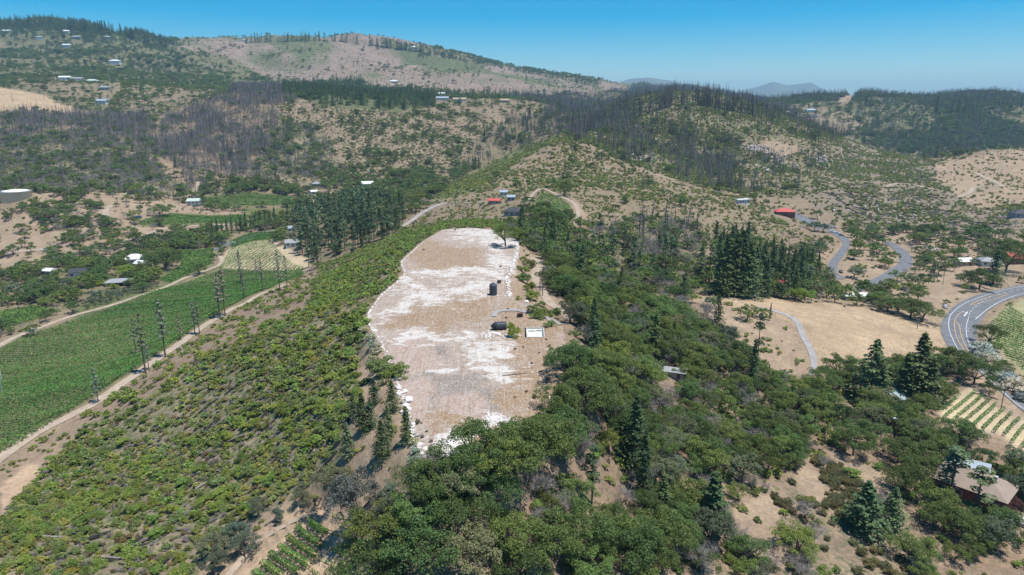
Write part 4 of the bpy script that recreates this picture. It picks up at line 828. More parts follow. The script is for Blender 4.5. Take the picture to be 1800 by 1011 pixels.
# ------------------------------------------------------------------ vehicles and small things
car_glass = simple('car_glass', (.02, .025, .03), .08, .1, 1, spec=.6); tyre = simple('tyre', (.02, .02, .02), .9, .1, 3); rim = simple('wheel_rim', (.5, .5, .5), .4, .1, 3, .6)
PAINT = {k: simple(k + '_car_paint', c, .3, .06, 1, spec=.5) for k, c in dict(white=(.75, .75, .75), silver=(.45, .46, .48), black=(.03, .03, .035), red=(.35, .03, .03), blue=(.05, .12, .25), grey=(.18, .19, .2)).items()}
def make_car(kind='car'):
    L, Wd = (4.5, 1.8) if kind == 'car' else (5.5, 2.0)
    prof = [(-L / 2, .35), (-L / 2, .85), (-L / 2 + .1, .95), (L * .18, 1.0), (L / 2 - .15, .85), (L / 2, .65), (L / 2, .35)]
    body = MB(); n_ = len(prof); V = []
    for sgn, k in ((-1, 1.0), (-.96, 1.0), (.96, 1.0), (1, 1.0)):
        for px, pz in prof: V.append((px * (1 if abs(sgn) < 1 else .97), sgn * Wd / 2, pz if abs(sgn) < 1 else .35 + (pz - .35) * .9))
    F = [(a_ * n_ + i, a_ * n_ + (i + 1) % n_, (a_ + 1) * n_ + (i + 1) % n_, (a_ + 1) * n_ + i) for a_ in range(3) for i in range(n_)] + [tuple(range(n_ - 1, -1, -1)), tuple(range(3 * n_, 4 * n_))]
    body.add(V, F); cab = MB()
    if kind == 'car': x0, x1 = -L * .42, L * .2
    else: x0, x1 = -L * .08, L * .24
    h0, h1 = .93, 1.48 if kind == 'car' else 1.75; a_ = Wd / 2 - .08; b_ = Wd / 2 - .25
    cab.add([(x0, -a_, h0), (x1, -a_, h0), (x1, a_, h0), (x0, a_, h0), (x0 + .35, -b_, h1), (x1 - .6, -b_, h1), (x1 - .6, b_, h1), (x0 + .35, b_, h1)], [(0, 1, 5, 4), (1, 2, 6, 5), (2, 3, 7, 6), (3, 0, 4, 7)])
    rf = MB().box(((x0 + x1 - .25) / 2, 0, h1 + .025), (x1 - x0 - .9, 2 * b_ + .04, .05))
    wh = MB(); rot = Matrix.Rotation(math.pi / 2, 4, 'X'); wh.lathe([(.2, -.11), (.33, -.11), (.33, .11), (.2, .11)], 14, 0, rot); rm = MB().lathe([(.05, -.12), (.2, -.12), (.2, .12), (.05, .12)], 10, 0, rot)
    return L, Wd, body, cab, rf, wh, rm
CARM = {}
for kd in ('car', 'truck'):
    L, Wd, body, cab, rf, wh, rm = make_car(kd); CARM[kd] = (L, Wd, {k: body.mesh('car_body', PAINT[k]) for k in PAINT}, cab.mesh('car_windows', car_glass), {k: rf.mesh('car_roof', PAINT[k]) for k in PAINT}, wh.mesh('wheel', tyre), rm.mesh('rim', rim))
def car(u, v, rot, col, label, kind='car', group=None, dz=.12):
    x, y, z = hit(u, v); L, Wd, bm, cm, rm_, wm, rr = CARM[kind]; e = empty('parked_' + kind, (x, y, z + dz), math.radians(rot)); tag(e, label, kind, group)
    link('body', bm[col], e); link('window_glass', cm, e); link('roof', rm_[col], e)
    for sx in (-.32, .32):
        for sy in (-1, 1):
            w_ = link('wheel', wm, e, (sx * L, sy * (Wd / 2 - .1), .33)); link('rim', rr, w_)
    KEEP.append((x, y, 3.0))
G_ = 'cars in the winery car park'
for k, (u, v, r_, c_, lb) in enumerate([(1404, 377, 60, 'silver', 'silver car beside the red-roofed winery'), (1412, 400, 10, 'white', 'white car on the near side of the winery car park entrance'), (1438, 393, -30, 'black', 'black car at the left end of the upper parking row'), (1450, 396, -30, 'blue', 'blue car second in the upper parking row'), (1460, 399, -30, 'white', 'white car third in the upper parking row'), (1468, 402, -30, 'silver', 'silver car at the right end of the upper parking row'), (1463, 409, -28, 'white', 'white car at the left of the lower parking row'), (1472, 411, -28, 'white', 'second white car of the lower parking row'), (1479, 415, -28, 'grey', 'grey car at the right end of the lower parking row'), (1395, 381, 80, 'grey', 'grey car tight against the right end of the winery')]): car(u, v, r_, c_, lb, group=G_)
for u, v, c_, lb in ((386, 430, 'white', 'leftmost white van on the valley lane above the striped vineyard'), (396, 427, 'blue', 'blue car parked between the white vans on the valley lane'), (402, 430, 'white', 'middle white car on the valley lane'), (410, 428, 'white', 'rightmost white car on the valley lane')): car(u, v, 15, c_, lb)
car(78, 440, 5, 'white', 'white pickup truck standing on the pale dirt yard at left', 'truck'); car(1661, 541, 75, 'white', 'white car waiting on the outer shoulder of the highway bend')
car(1308, 521, 0, 'white', 'white car under the redwoods at the top of the dry field'); car(1322, 522, 10, 'silver', 'silver car under the redwoods at the top of the dry field'); car(1478, 479, 80, 'black', 'dark car on the winery driveway below the car park')
# black water tanks on the pad
tankm = simple('black_tank_plastic', (.045, .052, .065), .5, .2, 2, spec=.4)
def tankprof(r, h, hood=True):
    p = [(r * .98, 0), (r, .12)]
    for k in range(1, 7): p += [(r, h * k / 7 - .07), (r * 1.03, h * k / 7 - .03), (r * 1.03, h * k / 7 + .03), (r, h * k / 7 + .07)]
    return p + [(r, h), (r * .93, h + .18), (r * .6, h + .42), (.42, h + .55), (.40, h + .57)]
def onpad(u, v, z=.2): x, y = padpt(u, v); return x, y, z
x, y, z = onpad(867, 519); e = empty('water_tank', (x, y, .12)); tag(e, 'tall black plastic water tank standing upright on the bare pad', 'water tank')
MB().lathe(tankprof(1.45, 4.0), 28).build('tank_body', tankm, e, True); MB().lathe([(.4, 4.56), (.44, 4.58), (.44, 4.72), (.1, 4.78)], 16).build('lid', tankm, e)
MB().tube((1.5, 0, .3), (1.9, 0, .3), .06, .06, 8).build('outlet_pipe', concrete, e)
x, y, z = onpad(876, 580); e = empty('water_tank', (x, y, 1.4), math.radians(10)); tag(e, 'black plastic water tank lying on its side next to the yellow bush', 'water tank')
Mt = Matrix.Translation((2.6, 0, 0)) @ Matrix.Rotation(-math.pi / 2, 4, 'Y'); pr = tankprof(1.3, 3.6)
MB().lathe(pr[:-4], 28, 0, Mt).build('tank_body', tankm, e, True); MB().lathe([(1.29, 3.62), (1.2, 3.8), (.75, 4.5), (.45, 4.75), (.42, 4.95), (.1, 5.0)], 28, 0, Mt).build('tank_cone', simple('dark_tank_cone', (.03, .033, .04), .5, .2, 2), e, True)
x, y, z = onpad(877.5, 498.5); MB().box((0, 0, .5), (1.5, 1.2, 1.0), .3).box((.1, 0, 1.15), (1.1, .8, .4), .5).box((-.5, .2, .7), (.4, .9, 1.5), 0).build('pump', simple('rusty_pump', (.10, .07, .08), .8, .4, 3)); o = bpy.data.objects['pump']; o.location = (x, y, .1); tag(o, 'small dark pump unit just right of the standing water tank', 'pump')
x, y, z = onpad(914, 558); e = empty('burnt_stove', (x, y, .15), .3); tag(e, 'small dark burnt metal box beside the gravel path', 'metal box'); MB().box((0, 0, .7), (1.7, 1.2, 1.2)).build('box_body', simple('burnt_metal', (.05, .03, .035), .6, .4, 3, .3), e); MB().box((0, 0, 1.34), (1.9, 1.4, .08)).build('box_top', simple('rust_plate', (.16, .07, .05), .7, .3, 3), e)
# empty swimming pool shell
px0_, px1_, py0_, py1_ = POOL; cx_, cy_ = (px0_ + px1_) / 2, (py0_ + py1_) / 2; w_, d_ = px1_ - px0_, py1_ - py0_
e = empty('swimming_pool', (cx_, cy_, 0)); tag(e, 'empty white swimming pool shell sunk in the bare ground', 'swimming pool')
pw = simple('pool_plaster', (.42, .41, .385), .7, .14, .8); rimw = .3
mb = MB()
for sx in (-1, 1): mb.box((sx * (w_ / 2), 0, .12), (rimw, d_ + rimw, .42))
for sy in (-1, 1): mb.box((0, sy * (d_ / 2), .12), (w_ - rimw, rimw, .418))
mb.build('pool_rim', pw, e)
mb = MB(); a_, b_ = w_ / 2 - rimw / 2 + .01, d_ / 2 - rimw / 2 + .01
mb.add([(-a_, -b_, -.05), (a_, -b_, -.05), (a_, b_, -.05), (-a_, b_, -.05), (-a_ + .1, -b_ + .1, -1.1), (a_ - .1, -b_ + .1, -1.1), (a_ - .1, b_ - .9, -.6), (-a_ + .1, b_ - .9, -.6)], [(0, 1, 5, 4), (1, 2, 6, 5), (2, 3, 7, 6), (3, 0, 4, 7), (4, 5, 6, 7)]); mb.build('pool_basin', simple('pool_basin_plaster', (.56, .56, .51), .7, .2, .7), e)
MB().box((-a_ + 1.3, b_ - .7, -.45), (1.6, .9, .3), .2).box((a_ - 1.2, b_ - .6, -.4), (1.8, .7, .35), -.15).box((-.2, b_ - 1.0, -.5), (1.2, .5, .15), .5).build('rubble_in_pool', concrete, e)
# utility poles
polew = simple('pole_wood', (.15, .115, .085), .9, .3, 4)
def pole(u, v, h, label, arm=True, lamp=False):
    x, y, z = hit(u, v); e = empty('utility_pole', (x, y, z), random.uniform(-.4, .4)); tag(e, label, 'pole')
    MB().tube((0, 0, -.5), (0, 0, h), .17, .11, 8).build('pole_shaft', polew, e)
    if arm: MB().box((0, .14, h - .7), (2.2, .12, .14)).box((0, .14, h - 1.5), (1.6, .1, .12)).build('crossarm', polew, e); [MB().tube((sx, .14, h - .63), (sx, .14, h - .4), .05, .04, 6).build('insulator', trim, e) for sx in (-.95, .95)]
    if lamp: MB().tube((0, 0, h - .6), (-1.4, 0, h - .1), .05, .05, 6).build('lamp_arm', trim, e); MB().box((-1.7, 0, h - .1), (.9, .4, .18)).build('lamp_head', trim, e)
    return e
pole(953.5, 521, 11, 'utility pole beside the dirt track right of the pad, nearer of the pair'); pole(949, 519, 9.5, 'shorter bare pole next to the utility pole by the dirt track', False)
pole(1574, 778, 9, 'wooden pole with a white lamp standing in the lower right oaks', False, True); pole(1612, 578, 11, 'utility pole at the right end of the dry grass field'); pole(1540, 524, 9, 'thin pole behind the dark oaks at the top of the field'); pole(1760, 716, 8, 'short pole by the diagonal vine rows'); pole(1657, 500, 9, 'pole on the pale yard inside the highway bend'); pole(243, 418, 9, 'pole beside the farm road in the left valley'); pole(936, 325, 12, 'tall thin pole on the tan slope beyond the pad'); pole(1641, 492, 9, 'pole at the left of the pale yard near the highway')
# portable toilets, tarp, white pipe stand
x, y, z = hit(56, 584)
for k, dx in enumerate((-1.0, .9)):
    e = empty('portable_toilet', (x + dx, y + .2 * k, z + .1), .2); tag(e, ('left' if k == 0 else 'right') + ' of two blue portable toilets on the dirt road above the vineyard', 'portable toilet', 'blue portable toilets')
    MB().box((0, 0, 1.1), (1.25, 1.25, 2.2)).build('cabin', simple('blue_plastic', (.03, .22, .55), .5, .1, 2), e); MB().box((0, 0, 2.27), (1.35, 1.35, .16), 0, 0, .8).build('roof', trim, e); MB().box((0, -.65, 1.05), (.8, .05, 1.9)).build('door', simple('blue_door', (.05, .30, .62), .5, .1, 2), e)
x, y, z = hit(240, 383); mb = MB().box((0, 0, .9), (9, 4.2, 1.8), .15, 0, .8).box((3.5, .5, 1.5), (3, 3, 1.6), .4, 0, .7); o = mb.build('tarp_pile', simple('blue_tarp', (.06, .16, .26), .5, .3, 1)); o.location = (x, y, z); tag(o, 'dark blue tarpaulin heap at the edge of the valley woods', 'tarp'); KEEP.append((x, y, 6))
x, y, z = hit(3, 694); e = empty('wind_machine', (x + .5, y, z)); tag(e, 'pale metal mast standing in the vineyard at the left edge', 'mast'); MB().tube((0, 0, -.5), (0, 0, 9.5), .22, .14, 10).build('mast', simple('pale_metal', (.45, .55, .57), .4, .1, 1, .5), e); MB().box((.2, 0, 9.6), (1.2, .4, .4)).box((.8, 0, 9.6), (.12, .25, 4.6), 0).build('fan_blade', trim, e); MB().box((4.5, .5, .35), (7.5, .5, .5)).build('base_beam', WC['tan'], e); KEEP.append((x, y, 2))
x, y, z = hit(1775, 912); o = MB().box((0, 0, -.25), (11, 4.5, 1.0)).build('concrete_terrace', concrete); o.location = (x, y, z + .5); o.rotation_euler.z = math.radians(-38); tag(o, 'pale concrete slab beside the brown-roofed house', 'slab'); KEEP.append((x, y, 6))
# ------------------------------------------------------------------ single plants one can point at
MANUAL_OBJ = []
def plant_obj(sp, vi, x, y, z, size, rz, label, group=None, name=None, leaf=None, wide=1.0, cat=None, tilt=0.0):
    cr, tk, lo = SPEC[sp]['v'][vi]; nm = name or NAMES[sp]; ct = cat or SPEC[sp]['cat']
    if sp in ('bush', 'shrub', 'yshrub', 'dryshrub', 'chamise'): z -= size * .10
    if tk is None:
        m_ = cr
        if leaf is not None: m_ = cr.copy(); m_.materials.clear(); m_.materials.append(leaf)
        o = link(nm, m_); o.location = (x, y, z); o.rotation_euler = (tilt, tilt * .6, rz); o.scale = (size * wide, size * wide, size); tag(o, label, ct, group); return o
    e = empty(nm, (x, y, z), rz); e.scale = (size * wide, size * wide, size); e.rotation_euler = (tilt, tilt * .6, rz); tag(e, label, ct, group)
    m_ = cr
    if leaf is not None: m_ = cr.copy(); m_.materials.clear(); m_.materials.append(leaf)
    link('crown', m_, e); link('trunk', tk, e); return e
SPEC['scorch'] = dict(v=[tree_var(fir_geo, 95, LM['scorch'], w_=.12, base=.3, dens=.26, pw=.5, drop=.15), tree_var(fir_geo, 96, LM['scorch'], w_=.10, base=.38, dens=.2, pw=.5, drop=.05)], size=(15, 22), cap=9, names=['scorched'], cat='dead tree'); NAMES['scorch'] = 'scorched_tree'; NOUN['scorch'] = 'scorched conifer'
SPEC['olive'] = dict(v=[tree_var(oak_geo, 91, LM['olive'], K=12, R=.42, lr=.2), tree_var(oak_geo, 92, LM['olive'], K=9, R=.4, lr=.22, flat=.55)], size=(3, 5), cap=50, names=['silvery', 'round silvery'], cat='olive tree')
def px_size(u, v0, v1):
    x, y, z = hit(u, v0); s_, q_ = sq(u, v1); return x, y, z, max(.5, CAMZ + y * float(q_) - z)
def P1(sp, vi, u, v0, v1, label, wide=1.0, leaf=None, name=None, group=None, cat=None, keep=1.0):
    x, y, z, h = px_size(u, v0, v1); f = dict(oak=.95, olive=.95).get(sp, 1.0)
    if sp in ('shrub', 'bush', 'yshrub', 'dryshrub', 'chamise'): f = .85
    if keep: KEEP.append((x, y, h * .28 * keep))
    return plant_obj(sp, vi, x, y, z, h / f, random.uniform(0, 6), label, group, name, leaf, wide, cat)
P1('oak', 1, 889, 434, 388, 'lone oak on the white far right corner of the pad, its shadow beside it', 1.0)
for k, (u, v0, v1, lb) in enumerate([(658, 712, 664, 'young conifer left of the terrace path, farthest of its row'), (690, 724, 668, 'young conifer right of the terrace path beside the stone edging'), (638, 760, 690, 'young conifer tallest of the cluster left of the terrace path'), (683, 772, 712, 'young conifer in the middle of the terrace beside the path'), (672, 808, 738, 'young conifer standing nearest on the open terrace grass'), (715, 778, 714, 'young conifer against the pad edge above the white-flowered hedge'), (612, 804, 742, 'young conifer at the brush edge lowest left of the cluster'), (652, 752, 702, 'young conifer hidden in the middle of the terrace cluster'), (622, 738, 690, 'slim young conifer farthest left of the terrace cluster')]): P1('fir', k % 3, u, v0, v1, lb, 1.35, LM['pine'] if k in (3, 6, 8) else None)
P1('bush', 1, 680, 655, 612, 'big dark green bush on the left edge of the pad', 1.25); P1('bush', 2, 697, 664, 636, 'smaller round bush below the big one on the left pad edge', 1.2)
FH = [(641, 585), (650, 597), (658, 610), (662, 622), (656, 634), (662, 650), (670, 662), (675, 676), (724, 782), (728, 797), (731, 812), (735, 828), (738, 845), (742, 862), (735, 858)]
for k, (u, v) in enumerate(FH): P1('bush', k % 3, u, v, v - 17, f'{ordw(k + 1)} white-flowered shrub from the far end of the hedge along the pad edge', 1.25, LM['flower'], 'flowering_shrub', 'white-flowered hedge on the left of the pad', 'shrub')
OH = [(1719, 612), (1726, 622), (1733, 630), (1741, 641), (1748, 650), (1757, 659), (1765, 668), (1773, 676), (1783, 684), (1793, 692), (1803, 702), (1722, 617), (1737, 636), (1761, 664), (1778, 680)]
for k, (u, v) in enumerate(OH): P1('bush', k % 3, u + 3, v + 4, v - 22, f'{ordw(k + 1)} white oleander from the upper end of the roadside hedge', 1.15, LM['oleander'], 'oleander_bush', 'white oleander hedge along the highway', 'bush', 0)
P1('bush', 2, 901, 592, 557, 'yellow-green bush between the fallen tank and the pool', .62, LM['lime'], 'yellow_bush')
P1('oak', 1, 290, 476, 436, 'big round bright green tree right of the pale-roofed house', 1.15); P1('oak', 0, 251, 486, 456, 'round dark tree in front of the pale-roofed house', 1.0); P1('oak', 1, 224, 490, 462, 'yellow-green rounded tree left of the pavilion roof', 1.1, LM['lime'])
P1('bush', 0, 178, 502, 486, 'yellow-green bush beside the open pavilion', 1.3, LM['lime'], cat='bush'); P1('bush', 1, 119, 500, 485, 'lime green bush left of the black-roofed cottage', 1.4, LM['lime']); P1('bush', 2, 197, 508, 493, 'dark bush standing at the left corner of the pavilion', 1.0)
P1('oak', 3, 251, 514, 494, 'round dark tree at the vineyard road below the pavilion', 1.2); P1('oak', 3, 351, 482, 462, 'round dark bush-like tree at the upper corner of the vineyard', 1.2); P1('oak', 0, 281, 380, 356, 'wide dark oak alone above the far left vineyard', 1.3); P1('oak', 4, 280, 398, 380, 'grey-green oak at the edge of the far left vineyard', 1.3)
P1('oak', 0, 993, 345, 314, 'dark tree alone on the tan slope above the small vineyard', .8)
for k, (u, v0, v1) in enumerate([(935, 384, 358), (948, 390, 360), (962, 396, 362), (977, 398, 364), (990, 398, 366), (983, 402, 376), (996, 390, 364), (955, 382, 352)]): P1('oak', k % 4, u, v0, v1, f'{ordw(k + 1)} oak of the dense row below the small hilltop vineyard', 1.15, None, None, 'oaks below the small hilltop vineyard')
RW = [(1262, 515, 432), (1276, 518, 415), (1290, 520, 405), (1303, 520, 408), (1314, 522, 420), (1325, 518, 430), (1273, 500, 410), (1338, 505, 425), (1355, 500, 430), (1370, 505, 428), (1392, 505, 440), (1406, 508, 438), (1345, 522, 450), (1300, 505, 400)]
for k, (u, v0, v1) in enumerate(RW): P1('fir', k % 3, u, v0, v1 + 4, f'{ordw(k + 1)} tall dark redwood of the stand left of the winery road', [1.0, 1.3, 1.15][k % 3], None, 'redwood_tree', 'redwood stand below the winery')
P1('oak', 1, 1403, 506, 474, 'lime green round tree in the middle of the redwood stand', .9, LM['lime']); P1('oak', 2, 1397, 529, 504, 'lime green low tree at the top edge of the dry field', 1.35, LM['lime']); P1('oak', 1, 1415, 530, 506, 'second lime green tree at the top edge of the dry field', 1.2, LM['lime'])
for k, (u, v0, v1, wd, lb) in enumerate([(1608, 706, 585, 1.7, 'tallest redwood in front of the dry grass field'), (1528, 704, 596, 1.6, 'redwood with a narrow top in front of the dry grass field'), (1586, 708, 620, 1.6, 'shorter redwood just left of the tallest one'), (1545, 714, 640, 1.5, 'shorter redwood beside the blue-grey roof'), (1630, 712, 630, 1.5, 'ragged conifer right of the tallest redwood'), (1350, 670, 640, .8, 'small pointed conifer on the clear slope below the path'), (1516, 935, 845, 2.1, 'big spreading conifer in the lower right brush'), (1565, 930, 856, 1.6, 'second dark conifer right of the big spreading one'), (1250, 940, 828, 1.7, 'dark conifer beside the pale clearing at lower centre right'), (1040, 885, 782, 1.5, 'conifer with a bare dark stem among the lower middle oaks'), (957, 455, 398, .8, 'pointed conifer beside the dirt track behind the pad'), (1353, 563, 532, .6, 'little column-shaped conifer beside the asphalt path'), (1165, 905, 835, 1.5, 'conifer at the lower middle right among grey brush'), (1745, 500, 440, 1.5, 'conifer cluster tree above the highway bend, right one'), (1712, 915, 820, 2.0, 'open-branched conifer in front of the brown shingle roof'), (1668, 885, 785, 2.2, 'thin-needled conifer left of the brown shingle roof')]): P1('fir' if k not in (9, 14, 15) else 'pine', k % 3, u, v0, v1, lb, wd)
for k, (u, v0, v1, wd, lb) in enumerate([(1684, 655, 610, 1.2, 'broad dark oak left of the highway below the bend'), (1712, 676, 628, 1.0, 'broad dark oak overhanging the highway'), (1658, 650, 605, 1.3, 'dark oak at the lower corner of the dry field'), (1737, 606, 568, 1.1, 'round dark oak inside the highway bend by the vineyard'), (1760, 660, 630, 1.0, 'dark tree between the two oleander runs'), (1738, 696, 670, 1.0, 'small light tree with a shadow on the verge by the diagonal rows'), (1622, 566, 528, 1.3, 'dark oak, right end of the clump behind the dry field'), (1600, 558, 522, 1.4, 'dark oak, middle right of the clump behind the dry field'), (1578, 552, 520, 1.3, 'dark oak, middle left of the clump behind the dry field'), (1560, 548, 522, 1.3, 'dark oak, left end of the clump behind the dry field'), (1700, 503, 474, 1.2, 'oak clump above the highway, left one'), (1722, 508, 470, 1.2, 'oak clump above the highway, middle one'), (1768, 480, 420, 1.0, 'tall dark tree near the right edge above the rust-red building'), (1663, 536, 526, 1.2, 'tiny round tree at the shoulder of the highway bend')]): P1('oak', [0, 3][k % 2], u, v0, v1, lb, wd)
P1('oak', 2, 1772, 905, 868, 'dark red maple beside the brown-roofed house', .9, LM['red'], 'maple_tree')
P1('bush', 0, 1496, 838, 815, 'round dark bush alone on the pale clearing at right', 1.2); P1('shrub', 1, 743, 828, 797, 'small dark bush beside the white rubble at the pad tip', 1.0)
# old dying tree, olives by the lower vine rows
P1('oak', 4, 628, 930, 812, 'half-dead tree with thin grey crown beside the lower vine rows', .72, LM['scorch'], 'dead_tree', None, 'dead tree'); P1('olive', 0, 590, 870, 808, 'grey-green tree left of the half-dead one', 1.1); P1('greytree', 2, 650, 930, 892, 'small leafless tree at the foot of the half-dead one', 1.0)
for k, (u, v0, v1) in enumerate([(530, 893, 862), (488, 920, 892), (430, 978, 935), (424, 955, 912), (376, 985, 935), (374, 1010, 965), (395, 962, 936), (527, 868, 846), (455, 905, 872), (680, 880, 845), (668, 905, 880)]): P1('olive', k % 2, u, v0, v1, f'{ordw(k + 1)} round silvery olive tree beside the lower vine rows', 1.05, None, 'olive_tree', 'olive trees by the lower vine rows')
for k, (u, v0, v1) in enumerate([(680, 985, 885), (745, 1000, 892), (820, 1008, 908), (885, 985, 900), (962, 1003, 905), (655, 1035, 935), (700, 930, 868), (1020, 960, 880), (1110, 1000, 910)]): P1('oak', [1, 0, 4, 3][k % 4], u, v0, v1, f'{ordw(k + 1)} large oak from the left at the bottom centre of the wood', 1.1, None, None, 'large oaks at the bottom centre')
for k, (u, v) in enumerate([(965, 610), (948, 622), (972, 640), (935, 640), (950, 655), (962, 668), (925, 690), (905, 700), (940, 700), (890, 560), (960, 598), (742, 770), (750, 760), (758, 778), (735, 745), (745, 440), (800, 405), (850, 402), (905, 615), (920, 612), (880, 470), (893, 545)]):
    x_, y_ = padpt(u, v); plant_obj('dryshrub', k % 2, x_, y_, .12, random.uniform(.7, 1.5), k, f'{ordw(k + 1)} small dry weed clump on the bare pad', 'dry weeds on the pad', 'weed_clump', cat='weed')
# grey half-dead conifers along the vineyard road
for k, (u, v0, v1) in enumerate([(173, 708, 644), (256, 656, 552), (262, 650, 600), (291, 628, 526), (318, 598, 552), (343, 588, 530), (351, 588, 528), (384, 545, 487), (396, 555, 470), (387, 560, 480), (429, 525, 476), (462, 512, 455), (492, 512, 440), (505, 508, 450), (424, 500, 440), (240, 625, 560), (452, 492, 455)]): P1('scorch', k % 2, u, v0, v1, f'{ordw(k + 1)} tall scorched conifer along the lower vineyard road from the near end', 1.0, None, None, 'scorched conifers along the lower vineyard road', None, .2)
for k, (u, v, h_) in enumerate([(924, 498, 26), (918, 478, 18), (932, 512, 22), (938, 528, 26), (944, 552, 30), (950, 560, 22), (921, 462, 18), (930, 470, 26), (912, 527, 10), (936, 560, 14), (968, 575, 20), (975, 560, 26), (953, 430, 20)]): P1('bush', k % 3, u, v, v - h_, f'{ordw(k + 1)} green bush on the tan strip between the stone line and the dirt track', .92, None, None, 'bushes right of the stone line')
for k, (u, v0, v1) in enumerate([(775, 872, 800), (820, 862, 795), (868, 842, 765), (905, 838, 735), (950, 814, 725), (990, 790, 712), (745, 925, 850), (800, 925, 850), (860, 900, 825), (1022, 704, 640), (1026, 664, 606), (1030, 735, 660), (1660, 935, 880), (1690, 945, 895), (1640, 905, 850), (1725, 952, 905), (1680, 912, 872), (1752, 935, 893), (1706, 925, 885)]): P1('oak', [0, 3, 1, 0][k % 4], u, v0, v1, f'{ordw(k + 1)} big oak ' + ('in front of the brown-roofed house' if k > 11 else 'along the right edge and tip of the pad'), 1.15, None, None, 'oaks before the brown-roofed house' if k > 11 else 'big oaks along the pad edge')
for k, (u, v0, v1) in enumerate([(1146, 455, 408), (1150, 460, 425), (1130, 462, 430), (1185, 470, 432), (1205, 475, 440), (1120, 450, 420)]): P1('greytree', 2, u, v0, v1, f'{ordw(k + 1)} bleached leafless tree in the hollow right of the pad', 1.0, None, None, 'bleached trees in the hollow')
for k, (u, v0, v1) in enumerate([(1522, 186, 164), (1683, 202, 172), (1672, 202, 174), (1646, 198, 168), (1530, 186, 170), (1695, 204, 182)]): P1('fir', k % 3, u, v0, v1, f'{ordw(k + 1)} lone conifer on the back right skyline', 1.0, None, None, 'lone conifers on the back right skyline')
for k in range(15):
    u = 366 + k * 8.4; v = 412 - k * 1.6; P1('fir', 2, u, v + 6, v - 18 - 4 * (k % 3), f'{ordw(k + 1)} slim dark cypress from the left in the avenue along the valley lane', .95, None, 'cypress_tree', 'cypress avenue in the left valley')
# ------------------------------------------------------------------ vine rows
vsoil = None
def vines(poly, direc, spacing, h, wd, dens, size, label, group, leaf='vine', curve=None, gap=0.0, name='vine_row', posts=False, sparse=0.0, ends=1.2):
    W_ = np.array([hit(u, v)[:2] for u, v in poly]); d = np.array(direc, float) if len(direc) == 2 else np.array(hit(*direc[2:])[:2]) - np.array(hit(*direc[:2])[:2]); d /= np.hypot(*d); nr = np.array([-d[1], d[0]]); rng = np.random.default_rng(len(poly) * 7 + int(spacing * 10)); cnt = 0
    if curve is None:
        off = W_ @ nr; al = W_ @ d; rows = [(o_, None) for o_ in np.arange(off.min() + spacing / 2, off.max(), spacing)]
    else:
        c0 = np.array(hit(*curve)[:2]); rr = np.hypot(*(W_ - c0).T); rows = [(r_, 'c') for r_ in np.arange(max(rr.min(), 4), rr.max(), spacing)]
    lst = []
    for o_, kind in rows:
        if kind is None: s_ = np.arange(al.min(), al.max(), .5); p = d[None] * s_[:, None] + nr[None] * o_; p = p + nr[None] * (fbm(s_, s_ * 0 + o_, 30, 2, 3) * .3)[:, None]
        else: s_ = np.arange(0, 2 * math.pi, .5 / o_); p = c0 + o_ * np.stack([np.cos(s_), np.sin(s_)], 1)
        ok = inpoly(p[:, 0], p[:, 1], W_); U_, V_ = proj(p[:, 0], p[:, 1], H(p[:, 0], p[:, 1])); ok &= (U_ > -120) & (U_ < 1930) & (V_ < 1040)
        run = np.nonzero(ok)[0]
        if len(run) < 8: continue
        for seg in np.split(run, np.nonzero(np.diff(run) > 1)[0] + 1):
            if len(seg) >= 8: lst.append(p[seg])
    for k, p in enumerate(lst):
        L = len(p) * .5; n_ = int(L * dens); f = rng.random(n_) * (len(p) - 1); i_ = f.astype(int); a_ = (f - i_)[:, None]; q = p[i_] * (1 - a_) + p[np.minimum(i_ + 1, len(p) - 1)] * a_
        if sparse: keep = rng.random(n_) > sparse * np.clip(.5 + fbm(q[:, 0], q[:, 1], 5, 2, 8) * 2, 0, 1); q = q[keep]; n_ = len(q)
        th = rng.uniform(-.4, math.pi + .4, n_); lat = np.cos(th) * wd / 2 * rng.uniform(.6, 1.1, n_); tn = d if curve is None else None
        if curve is None: nv = np.repeat(nr[None], n_, 0)
        else: nv = (q - c0) / np.hypot(*(q - c0).T)[:, None]
        zz = H(q[:, 0], q[:, 1]); C3 = np.stack([q[:, 0] + nv[:, 0] * lat, q[:, 1] + nv[:, 1] * lat, zz + h * .55 + np.sin(th) * h * .42 * rng.uniform(.7, 1.15, n_)], 1)
        Nn = np.stack([nv[:, 0] * np.cos(th), nv[:, 1] * np.cos(th), np.sin(th) + .3], 1) + rng.normal(0, .5, (n_, 3)); base_ = np.array([p[0][0], p[0][1], float(H(*p[0]))])
        V_, Q_ = leafquads(C3 - base_, Nn, size, rng)
        pz = H(p[:, 0], p[:, 1]); st_ = np.stack([np.column_stack([p, pz + h * .35]), np.column_stack([p, pz + h * .5])], 1).reshape(-1, 3) - base_; qi_ = np.arange(len(p) - 1) * 2; V_, Q_ = join([(V_, Q_), (st_, np.stack([qi_, qi_ + 2, qi_ + 3, qi_ + 1], 1))])
        o = link(name, npmesh(name, V_, Q_, mats=[LM[leaf]])); o.location = base_; tag(o, f'{ordw(k + 1)} {label}', 'vine row', group)
        if posts:
            for t_ in range(0, len(p), 10):
                zz = float(H(*p[t_])); MB().tube((0, 0, -.3), (0, 0, 1.7), .07, .06, 5).build('post', charred, o, loc=Vector((p[t_][0], p[t_][1], zz)) - Vector(base_))
    print('vines', label, len(lst)); return lst
BV = [(0, 800), (90, 746), (170, 697), (245, 648), (305, 606), (345, 576), (400, 543), (440, 522), (500, 496), (534, 483), (530, 474), (430, 475), (395, 474), (300, 506), (200, 541), (100, 574), (40, 594), (0, 614), (-60, 640), (-60, 830)]
